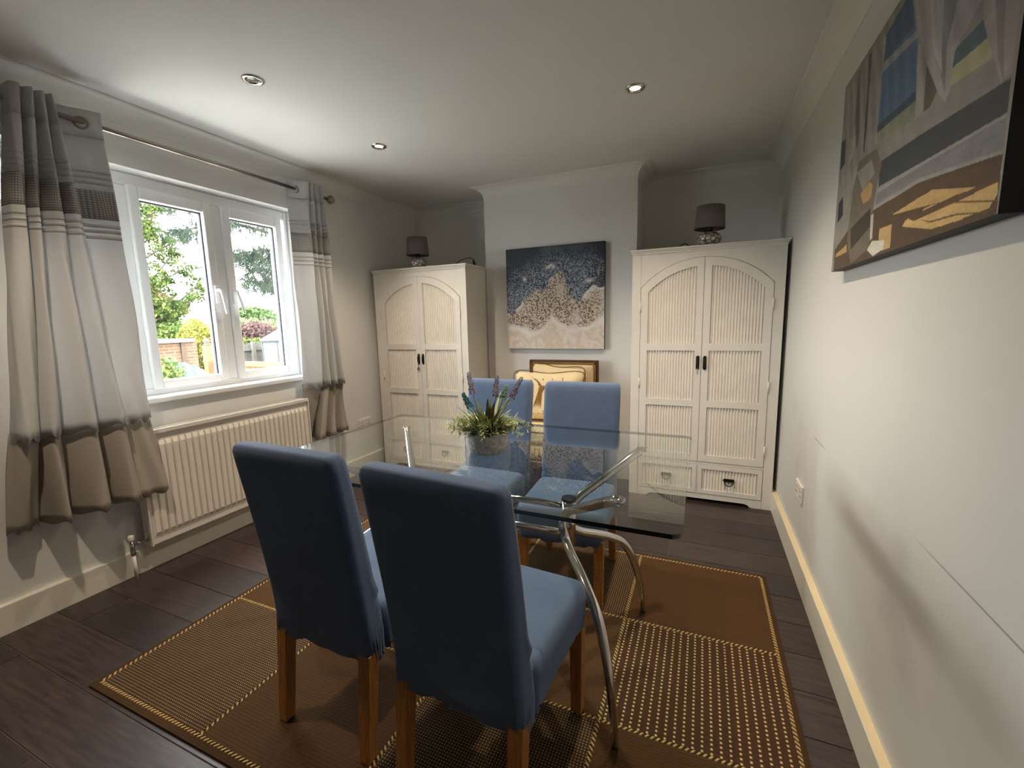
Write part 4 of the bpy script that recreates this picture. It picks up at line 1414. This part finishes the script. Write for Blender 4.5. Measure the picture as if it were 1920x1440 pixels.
def blade(mb, base, az, lean, length, width, droop, seg=6, fold=.25):
    p = Vector(base); d = Vector((math.cos(az) * math.sin(lean), math.sin(az) * math.sin(lean), math.cos(lean)))
    side = Vector((-math.sin(az), math.cos(az), 0))
    L_, R_, C_ = [], [], []
    for k in range(seg + 1):
        t_ = k / seg
        w = width * (math.sin(PI * min(1, .12 + .88 * t_)) ** .8 if t_ < 1 else 0) * .5 + .0003
        up = side.cross(d).normalized()
        L_.append(mb.vert(p + side * w + up * w * fold)); C_.append(mb.vert(p)); R_.append(mb.vert(p - side * w + up * w * fold))
        p = p + d * (length / seg)
        d = (d + Vector((math.cos(az), math.sin(az), -.35)) * (droop / seg)).normalized()
    for k in range(seg):
        mb.face((L_[k], C_[k], C_[k + 1], L_[k + 1])); mb.face((C_[k], R_[k], R_[k + 1], C_[k + 1]))


rs = random.Random(21)
for k in range(26):      # broad leaves
    mb = MB(); mb.smooth = True
    az = rs.uniform(0, 6.28)
    r0 = rs.uniform(.005, .04)
    blade(mb, (r0 * math.cos(az), r0 * math.sin(az), .08), az, rs.uniform(.05, .55), rs.uniform(.10, .19), rs.uniform(.012, .02), rs.uniform(.2, .9), 8)
    mb.build('leaf', M[rs.choice(['leaf_dk', 'leaf_dk', 'leaf_md', 'leaf_md', 'leaf_red'])], pl)
for mi, (nb, mk) in enumerate(((420, 'leaf_md'), (460, 'leaf_lt'), (260, 'leaf_dk'))):   # fine grasses and sprigs
    mb = MB(); mb.smooth = True
    for k in range(nb):
        az = rs.uniform(0, 6.28); r0 = rs.uniform(.02, .078)
        zz = .08 + rs.uniform(0, .05) * (1 - r0 / .09)
        blade(mb, (r0 * math.cos(az), r0 * math.sin(az), zz), az + rs.uniform(-.7, .7), rs.uniform(.5, 1.5), rs.uniform(.03, .085), rs.uniform(.004, .008), rs.uniform(.1, 1.3), 4)
    o = mb.build('grass_tuft', M[mk], pl); o['kind'] = 'stuff'
# side sprigs that hang over the rim
for az, ln in ((.2, .10), (-.35, .11), (2.9, .10), (3.5, .09), (-1.2, .07), (-1.9, .08), (4.0, .08)):
    mb = MB(); mb.smooth = True
    p0 = Vector((.06 * math.cos(az), .06 * math.sin(az), .10))
    path = smooth_path([p0, p0 + Vector((math.cos(az) * ln * .5, math.sin(az) * ln * .5, .03)), p0 + Vector((math.cos(az) * ln, math.sin(az) * ln, -.005))], 5)
    mb.tube(path, .0012, 5)
    for q in path[2:]:
        for _ in range(4): blade(mb, q, az + rs.uniform(-1.4, 1.4), rs.uniform(.4, 2.0), rs.uniform(.02, .035), .004, .4, 3)
    mb.build('sprig', M['leaf_md'], pl)


def flower(az, lean, ln, spike, m, bend=.1):
    d = Vector((math.cos(az) * math.sin(lean), math.sin(az) * math.sin(lean), math.cos(lean)))
    b = Vector((.02 * math.cos(az), .02 * math.sin(az), .08))
    q = b + d * ln
    st = MB().tube(smooth_path([b, b + d * ln * .5 + Vector((0, 0, bend * .05)), q], 4), .0015, 6).build('flower_stem', M['stem'], pl)
    mb = MB()
    tip = q + d * spike
    for k in range(80):
        t_ = k / 80
        c = q + d * (spike * t_)
        a = k * 2.4
        e1 = d.orthogonal().normalized(); e2 = d.cross(e1)
        r = .0135 * (1 - .55 * t_) * rs.uniform(.6, 1.1)
        c = c + (e1 * math.cos(a) + e2 * math.sin(a)) * r
        s_ = .0042 * (1 - .35 * t_)
        i = len(mb.v)
        mb.v += [tuple(c + v_ * s_) for v_ in (e1, e2, -e1, -e2, d * 1.5, -d)]
        for f_ in ((0, 1, 4), (1, 2, 4), (2, 3, 4), (3, 0, 4), (1, 0, 5), (2, 1, 5), (3, 2, 5), (0, 3, 5)): mb.face([i + x for x in f_])
    mb.build('blossom', m, st)


# camera-right is roughly (0.92, 0.40)
flower(math.radians(203), .19, .155, .085, M['lav'])
flower(math.radians(25), .12, .14, .080, M['lav'])
flower(math.radians(20), .52, .150, .095, M['lav'])
flower(math.radians(205), .42, .105, .065, M['lav_teal'])
flower(math.radians(28), .33, .135, .055, M['lav_mint'])

# ------------------------------------------------------------------ the garden outside the window
def leaf_mat(name, c1, c2, sc=6):
    m = fabric_thin(name, c1, .25, 0.0)
    nt = m.node_tree
    tc = N(nt, 'ShaderNodeTexCoord'); no = N(nt, 'ShaderNodeTexNoise'); no.inputs['Scale'].default_value = sc; no.inputs['Detail'].default_value = 4
    mx = N(nt, 'ShaderNodeMix', data_type='RGBA'); mx.inputs[6].default_value = c1; mx.inputs[7].default_value = c2
    rp = N(nt, 'ShaderNodeMapRange'); rp.inputs[1].default_value = .38; rp.inputs[2].default_value = .62
    nt.links.new(tc.outputs['Object'], no.inputs['Vector']); nt.links.new(no.outputs[0], rp.inputs[0]); nt.links.new(rp.outputs[0], mx.inputs[0])
    for n in nt.nodes:
        if n.type == 'BSDF_PRINCIPLED': nt.links.new(mx.outputs[2], n.inputs['Base Color'])
        if n.type == 'BSDF_TRANSLUCENT': nt.links.new(mx.outputs[2], n.inputs[0])
    return m


def cloud(mb, c, r, n, size, rnd, shell=.55):
    for _ in range(n):
        while True:
            v = Vector((rnd.uniform(-1, 1), rnd.uniform(-1, 1), rnd.uniform(-1, 1)))
            if .02 < v.length < 1: break
        v = v.normalized() * (shell + (1 - shell) * rnd.random())
        p = Vector((c[0] + v.x * r[0], c[1] + v.y * r[1], c[2] + v.z * r[2]))
        a = Vector((rnd.gauss(0, 1), rnd.gauss(0, 1), rnd.gauss(0, 1))).normalized()
        b = a.orthogonal().normalized()
        s = size * rnd.uniform(.6, 1.3)
        i = len(mb.v)
        mb.v += [tuple(p - a * s), tuple(p + b * s * .5), tuple(p + a * s), tuple(p - b * s * .5)]
        mb.face((i, i + 1, i + 2, i + 3))


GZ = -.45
DK = .18      # garden colours scaled down, standing in for a lower exposure outdoors
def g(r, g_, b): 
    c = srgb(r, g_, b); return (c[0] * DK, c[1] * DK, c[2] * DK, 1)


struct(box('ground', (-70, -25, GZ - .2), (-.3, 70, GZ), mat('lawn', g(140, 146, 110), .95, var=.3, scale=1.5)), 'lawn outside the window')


struct(box('bounce_paving', (-4.2, -9, GZ), (-.3, 5, GZ + .03), mat('bounce_paving_pale', srgb(196, 194, 190), .9, var=.15, scale=3)), 'added unseen pale paving that bounces light up to the ceiling')  # unseen slab added as a reflector, lifts the ceiling near the window


def bush(label, c, r, n, size, m, seed, cat='bush', group=None, stems=3):
    t = thing('garden_bush', label, cat, (c[0], c[1], GZ), 0, group)
    rnd = random.Random(seed)
    mb = MB()
    cz = c[2] - GZ
    cloud(mb, (0, 0, cz), r, n, size, rnd)
    for k in range(7):
        a = rnd.uniform(0, 6.28)
        cloud(mb, (r[0] * .6 * math.cos(a), r[1] * .6 * math.sin(a), cz + r[2] * rnd.uniform(-.4, .6)), [x * .5 for x in r], n // 8, size, rnd)
    mb.build('foliage', m, t)
    mb = MB()
    for k in range(stems):
        a = 2 * PI * k / stems
        mb.tube([(.05 * math.cos(a), .05 * math.sin(a), 0), (r[0] * .4 * math.cos(a), r[1] * .4 * math.sin(a), cz)], .02, 6)
    mb.build('stem', M['bark'], t)
    return t


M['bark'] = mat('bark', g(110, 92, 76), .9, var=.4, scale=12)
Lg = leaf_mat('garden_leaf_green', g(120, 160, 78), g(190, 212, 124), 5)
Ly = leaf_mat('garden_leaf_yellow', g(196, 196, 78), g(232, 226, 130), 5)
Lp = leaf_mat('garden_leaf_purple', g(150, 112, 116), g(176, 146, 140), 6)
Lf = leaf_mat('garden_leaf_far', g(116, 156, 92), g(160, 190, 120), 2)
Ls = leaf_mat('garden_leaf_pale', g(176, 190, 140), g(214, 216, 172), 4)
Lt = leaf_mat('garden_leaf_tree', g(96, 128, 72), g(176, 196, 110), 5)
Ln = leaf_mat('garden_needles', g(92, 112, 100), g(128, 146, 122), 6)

bush('low bright green bush half covered by the green sheet', (-5.3, .33, .45), (.45, .32, .42), 900, .04, Lg, 1)
bush('round green bush behind the brick outbuilding', (-12.0, 4.3, .95), (.6, .66, .68), 1500, .06, Lg, 2)
bush('yellow-green shrub behind the ball-capped timber post', (-10.2, 3.95, .75), (.7, .5, .80), 1700, .05, Ly, 3)
bush('purple-leaved bush beyond the grey fence', (-14.2, 8.65, 1.0), (.8, .75, .52), 1600, .06, Lp, 4)
bush('pale feathery shrub behind the purple bush', (-16.5, 10.4, 1.0), (1.0, 1.5, .75), 2000, .07, Ls, 5)
bush('pale green shrub growing over the grey fence', (-12.6, 7.7, .4), (.3, .8, .5), 1200, .05, Lg, 6)
bush('far green tree above the purple bush', (-30, 20.4, 1.7), (1.4, 1.5, 1.15), 1300, .16, Lf, 7, 'tree')
bush('far low green tree line beside the shed roof', (-34.5, 25.0, 1.5), (1.5, 2.2, 1.05), 1300, .16, Lf, 8, 'tree')

# leafy tree and pine
tr = thing('leafy_tree', 'leafy green tree filling the nearer window pane', 'tree', (-7, .2, GZ))
rnd = random.Random(31)
mb = MB()
mb.tube(smooth_path([(0, 0, 0), (.05, -.05, 1.4), (0, .05, 2.8), (.05, .1, 4.6)], 5), [.13 - .004 * k for k in range(16)], 10)
mb.build('trunk', M['bark'], tr)
tips = [((0, .1, 2.6), (0, 1.15, 3.82), (.1, 1.45, 4.1)), ((0, .05, 2.3), (0, 1.0, 3.05), (.1, 1.60, 3.5)), ((0, .05, 2.0), (0, .9, 2.5), (0, 1.55, 3.25)),
        ((0, .05, 1.8), (-.1, 1.1, 2.55), (0, 1.75, 2.95)), ((0, 0, 1.6), (.1, 1.2, 2.1), (0, 2.1, 2.8)), ((0, 0, 1.5), (.1, 1.1, 1.95), (0, 2.0, 2.45)), ((0, 0, 1.3), (0, .9, 1.8), (.1, 1.35, 2.15))]
fol = MB()
for a, b, c in tips:
    mb = MB(); ph_ = smooth_path([a, b, c], 8); mb.tube(ph_, [.03 * (1 - k / 18) + .004 for k in range(len(ph_))], 6); mb.build('branch', M['bark'], tr)
    for k, q in enumerate(ph_[5:]):
        for _ in range(2):
            o_ = Vector((rnd.uniform(-.25, .25), rnd.uniform(-.16, .16), rnd.uniform(-.12, .14)))
            cloud(fol, q + o_, (.13, .13, .09), 34, .035, rnd, .2)
for cy_, cz_, r_ in ((.95, 4.0, .32), (1.15, 3.55, .26), (1.0, 2.6, .3), (1.15, 2.2, .28), (1.3, 2.0, .22)):
    cloud(fol, (0, cy_, cz_), (.4, r_, r_), 420, .04, rnd, .2)
fol.build('foliage', Lt, tr)

pn = thing('pine_tree', 'pine with long hanging needles filling the window pane beside the curtain', 'tree', (-4, 3.0, GZ))
mb = MB(); mb.tube([(0, 0, 0), (0, .05, 2.2), (0, .0, 5.0)], [.14, .11, .07], 10); mb.build('trunk', M['bark'], pn)
brs = [((0, 0, 3.25), (0, -1.0, 3.45), (.1, -2.1, 3.44), (.1, -3.0, 3.38)), ((0, 0, 3.0), (0, -.9, 3.3), (.1, -1.4, 3.4), (.1, -2.2, 3.36)),
       ((0, 0, 2.9), (0, -1.0, 3.1), (0, -1.5, 3.0), (.05, -1.85, 2.93), (.0, -2.17, 2.84)), ((0, 0, 2.5), (0, -1.1, 2.75), (0, -1.5, 2.68), (0, -1.9, 2.62)),
       ((0, 0, 2.2), (0, -1.1, 2.42), (0, -1.55, 2.42), (0, -2.02, 2.48)), ((0, 0, 3.1), (.1, -2.0, 3.3), (.1, -2.7, 3.15), (.1, -2.95, 3.02)),
       ((0, 0, 2.7), (0, -1.2, 2.95), (.0, -1.6, 2.85), (.0, -2.0, 2.80)), ((0, 0, 2.4), (0, -1.1, 2.6), (.1, -1.5, 2.56), (.1, -1.75, 2.45))]
nd = MB()
twigs = MB()
for bi, b in enumerate(brs):
    ph_ = smooth_path(b, 10)
    mb = MB(); mb.tube(ph_, [.028 * (1 - k / (len(ph_) + 3)) + .003 for k in range(len(ph_))], 6); mb.build('branch', M['bark'], pn)
    for k, q in enumerate(ph_):
        if q.y > -1.2: continue
        for _t in range(4):
            tw = Vector((rnd.uniform(-.18, .18), rnd.uniform(-.18, .06), rnd.uniform(-.22, .12)))
            twigs.tube([q, q + tw * .6 + Vector((0, 0, .01)), q + tw], .0025, 4, False)
            for _ in range(26):
                p = q + tw * rnd.uniform(.3, 1.0)
                d = Vector((rnd.gauss(0, .5), rnd.gauss(-.25, .5), rnd.gauss(-.55, .45))).normalized()
                ln = rnd.uniform(.09, .20)
                s = d.orthogonal().normalized() * .0026
                i = len(nd.v)
                nd.v += [tuple(p + s), tuple(p - s), tuple(p + d * ln)]
                nd.face((i, i + 1, i + 2))
twigs.build('twigs', M['bark'], pn)
nd.build('needles', Ln, pn)

# timber fence with a ball-capped post, running away from the house
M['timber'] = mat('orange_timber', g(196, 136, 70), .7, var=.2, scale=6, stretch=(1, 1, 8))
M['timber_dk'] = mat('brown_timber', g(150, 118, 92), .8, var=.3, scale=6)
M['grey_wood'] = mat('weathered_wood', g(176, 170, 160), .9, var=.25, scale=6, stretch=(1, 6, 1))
fe = thing('timber_fence', 'orange timber garden fence panel outside the window', 'fence', (-4.4, .66, GZ))
zt = .76 - GZ
mb = MB(); mb.box((0, -.04, zt - .07), (3.0, .05, zt)); mb.build('top_rail', M['timber'], fe, .004)
mb = MB(); mb.box((0, -.03, zt - .45), (3.0, .04, zt - .39)); mb.build('lower_rail', M['timber'], fe, .004)
for k in range(24):
    mb = MB(); mb.box((.02 + k * .125, .0, .05), (.02 + k * .125 + .12, .02, zt - .02)); mb.build('board', M['timber'], fe)
ps = thing('fence_post', 'square timber post with a ball cap ending the orange fence', 'post', (-4.5, .6, GZ))
mb = MB(); mb.box((-.05, -.05, 0), (.05, .05, 1.46)); mb.build('post_shaft', M['timber'], ps, .004)
mb = MB(); mb.smooth = True
mb.lathe([(.05, 1.46), (.055, 1.465), (.055, 1.478), (.03, 1.485), (.045, 1.51), (.048, 1.53), (.04, 1.555), (.02, 1.572), (.0, 1.575)], (0, 0, 0), 18)
mb.build('ball_cap', M['timber_dk'], ps)
of = thing('old_fence', 'weathered grey fence of upright boards beyond the lawn', 'fence', (-12, 5.9, GZ))
for k in range(15):
    h_ = .70 - GZ + .02 * math.sin(k * 2.3)
    mb = MB(); mb.box((-.01, k * .13, .0), (.01, k * .13 + .12, h_)); mb.build('board', M['grey_wood'], of)
for yy in (.9, 1.85): box('post', (.012, yy - .06, 0), (.13, yy + .06, .76 - GZ), M['grey_wood'], of)
box('rail', (.012, 0, .9), (.06, 1.95, .97), M['grey_wood'], of)

# green sheet thrown over something
ta = thing('tarpaulin', 'crumpled green sheet draped behind the near bush', 'cover', (-6, 1.05, GZ))
mb = MB(); mb.smooth = True
idx = []
for j in range(15):
    row_ = []
    for i in range(21):
        u, v = i / 20, j / 14
        yy = -.30 + u * .68 + .1 * v
        z = (1.24 - .32 * u ** 1.2) * (1 - v) + v * .4 + .04 * math.sin(u * 14 + v * 7) * (.3 + v) + .02 * math.sin(u * 29 - v * 11)
        xx = .05 + .35 * v + .06 * math.sin(u * 11 + v * 4)
        row_.append(mb.vert((xx, yy, z)))
    idx.append(row_)
for a, b in zip(idx, idx[1:]):
    for i in range(20): mb.face((a[i], a[i + 1], b[i + 1], b[i]))
o = mb.build('sheet', mat('green_sheet', g(62, 128, 108), .5, var=.2, scale=6), ta)
o.modifiers.new('thick', 'SOLIDIFY').thickness = .006
mb = MB(); mb.box((-.3, -.25, 0), (.04, .35, .9)); mb.build('covered_box', M['timber_dk'], ta)

# brick outbuilding
def brick_mat():
    m, nt, b = new_mat('garden_brick')
    tc = N(nt, 'ShaderNodeTexCoord'); mp = N(nt, 'ShaderNodeMapping'); mp.inputs['Rotation'].default_value = (0, PI / 2, PI / 2)
    sx_ = N(nt, 'ShaderNodeSeparateXYZ'); cx_ = N(nt, 'ShaderNodeCombineXYZ')
    nt.links.new(tc.outputs['Object'], sx_.inputs[0]); nt.links.new(sx_.outputs[1], cx_.inputs[0]); nt.links.new(sx_.outputs[2], cx_.inputs[1])
    br = N(nt, 'ShaderNodeTexBrick'); br.inputs['Scale'].default_value = 1.0
    br.inputs['Brick Width'].default_value = .225; br.inputs['Row Height'].default_value = .075; br.inputs['Mortar Size'].default_value = .01
    br.inputs['Color1'].default_value = g(190, 120, 80); br.inputs['Color2'].default_value = g(216, 150, 104); br.inputs['Mortar'].default_value = g(214, 196, 170)
    nt.links.new(cx_.outputs[0], br.inputs['Vector']); nt.links.new(br.outputs[0], b.inputs['Base Color']); b.inputs['Roughness'].default_value = .9
    return m


M['brick'] = brick_mat()
M['roof_grey'] = mat('grey_roof_tile', g(150, 146, 142), .8, var=.2, scale=3)
ob = thing('outbuilding', 'low brick outbuilding with a pale flat roof edge', 'shed', (-9, 2.4, GZ))
box('brick_wall', (-1.6, -.9, 0), (0, .75, .95 - GZ), M['brick'], ob)
box('flat_roof', (-1.7, -1.0, .95 - GZ), (.08, .68, 1.03 - GZ), mat('roof_fascia', g(206, 208, 208), .6, var=.1), ob)
box('door_post', (.0, .36, 0), (.05, .46, .95 - GZ), M['timber_dk'], ob)
sh_ = thing('garden_shed', 'pale metal garden shed with pitched roof', 'shed', (-10, 6.5, GZ), math.radians(-36))
mb = MB(); mb.box((-1.5, -.63, 0), (0, .7, .82 - GZ)); mb.build('shed_wall', mat('pale_metal', g(170, 184, 188), .5, var=.08, scale=2), sh_)
mb = MB(); mb.prism([(-.68, .82 - GZ), (.75, .82 - GZ), (.035, 1.24 - GZ)], -1.55, .05, 'x'); mb.build('shed_roof', mat('pale_roof', g(196, 196, 194), .5, var=.08, scale=2), sh_)
for yy in (-.63, -.2): box('corner_trim', (.0, yy - .015, 0), (.02, yy + .015, .82 - GZ), M['gasket'], sh_)
box('eaves_trim', (.05, -.68, .80 - GZ), (.065, .75, .835 - GZ), M['gasket'], sh_)

bu = thing('bungalow', 'grey-roofed bungalow beyond the shrubs', 'house', (-20, 10.2, GZ))
box('wall', (-6, -2.2, 0), (0, 3.4, 1.35 - GZ), mat('pale_render', g(214, 206, 196), .9, var=.1), bu)
mb = MB(); i0 = len(mb.v)
z0, z1 = 1.3 - GZ, 2.03 - GZ
mb.v += [(.3, -2.5, z0), (.3, 3.8, z0), (-6.3, 3.8, z0), (-6.3, -2.5, z0), (-3, -.9, z1), (-3, 2.2, z1)]
for f_ in ((0, 1, 5, 4), (1, 2, 5), (2, 3, 4, 5), (3, 0, 4), (3, 2, 1, 0)): mb.face(f_)
mb.build('roof', M['roof_grey'], bu)
ho = thing('brick_house', 'brick house with chimney behind the bungalow roof', 'house', (-28, 12.4, GZ))
box('wall', (-7, -3.0, 0), (0, 1.6, 2.6 - GZ), M['brick'], ho)
mb = MB(); mb.prism([(-3.2, 2.6 - GZ), (1.8, 2.6 - GZ), (-.7, 4.3 - GZ)], -7.2, .2, 'x'); mb.build('roof', mat('red_roof_tile', g(176, 120, 96), .9, var=.2), ho)
mb = MB(); mb.box((-1.5, 1.9, 0), (-.7, 2.35, 2.75 - GZ)); mb.build('chimney', M['brick'], ho)
for yy in (-1.9, -.2): box('window', (.0, yy, 1.4 - GZ), (.05, yy + .9, 2.3 - GZ), M['upvc'], ho)
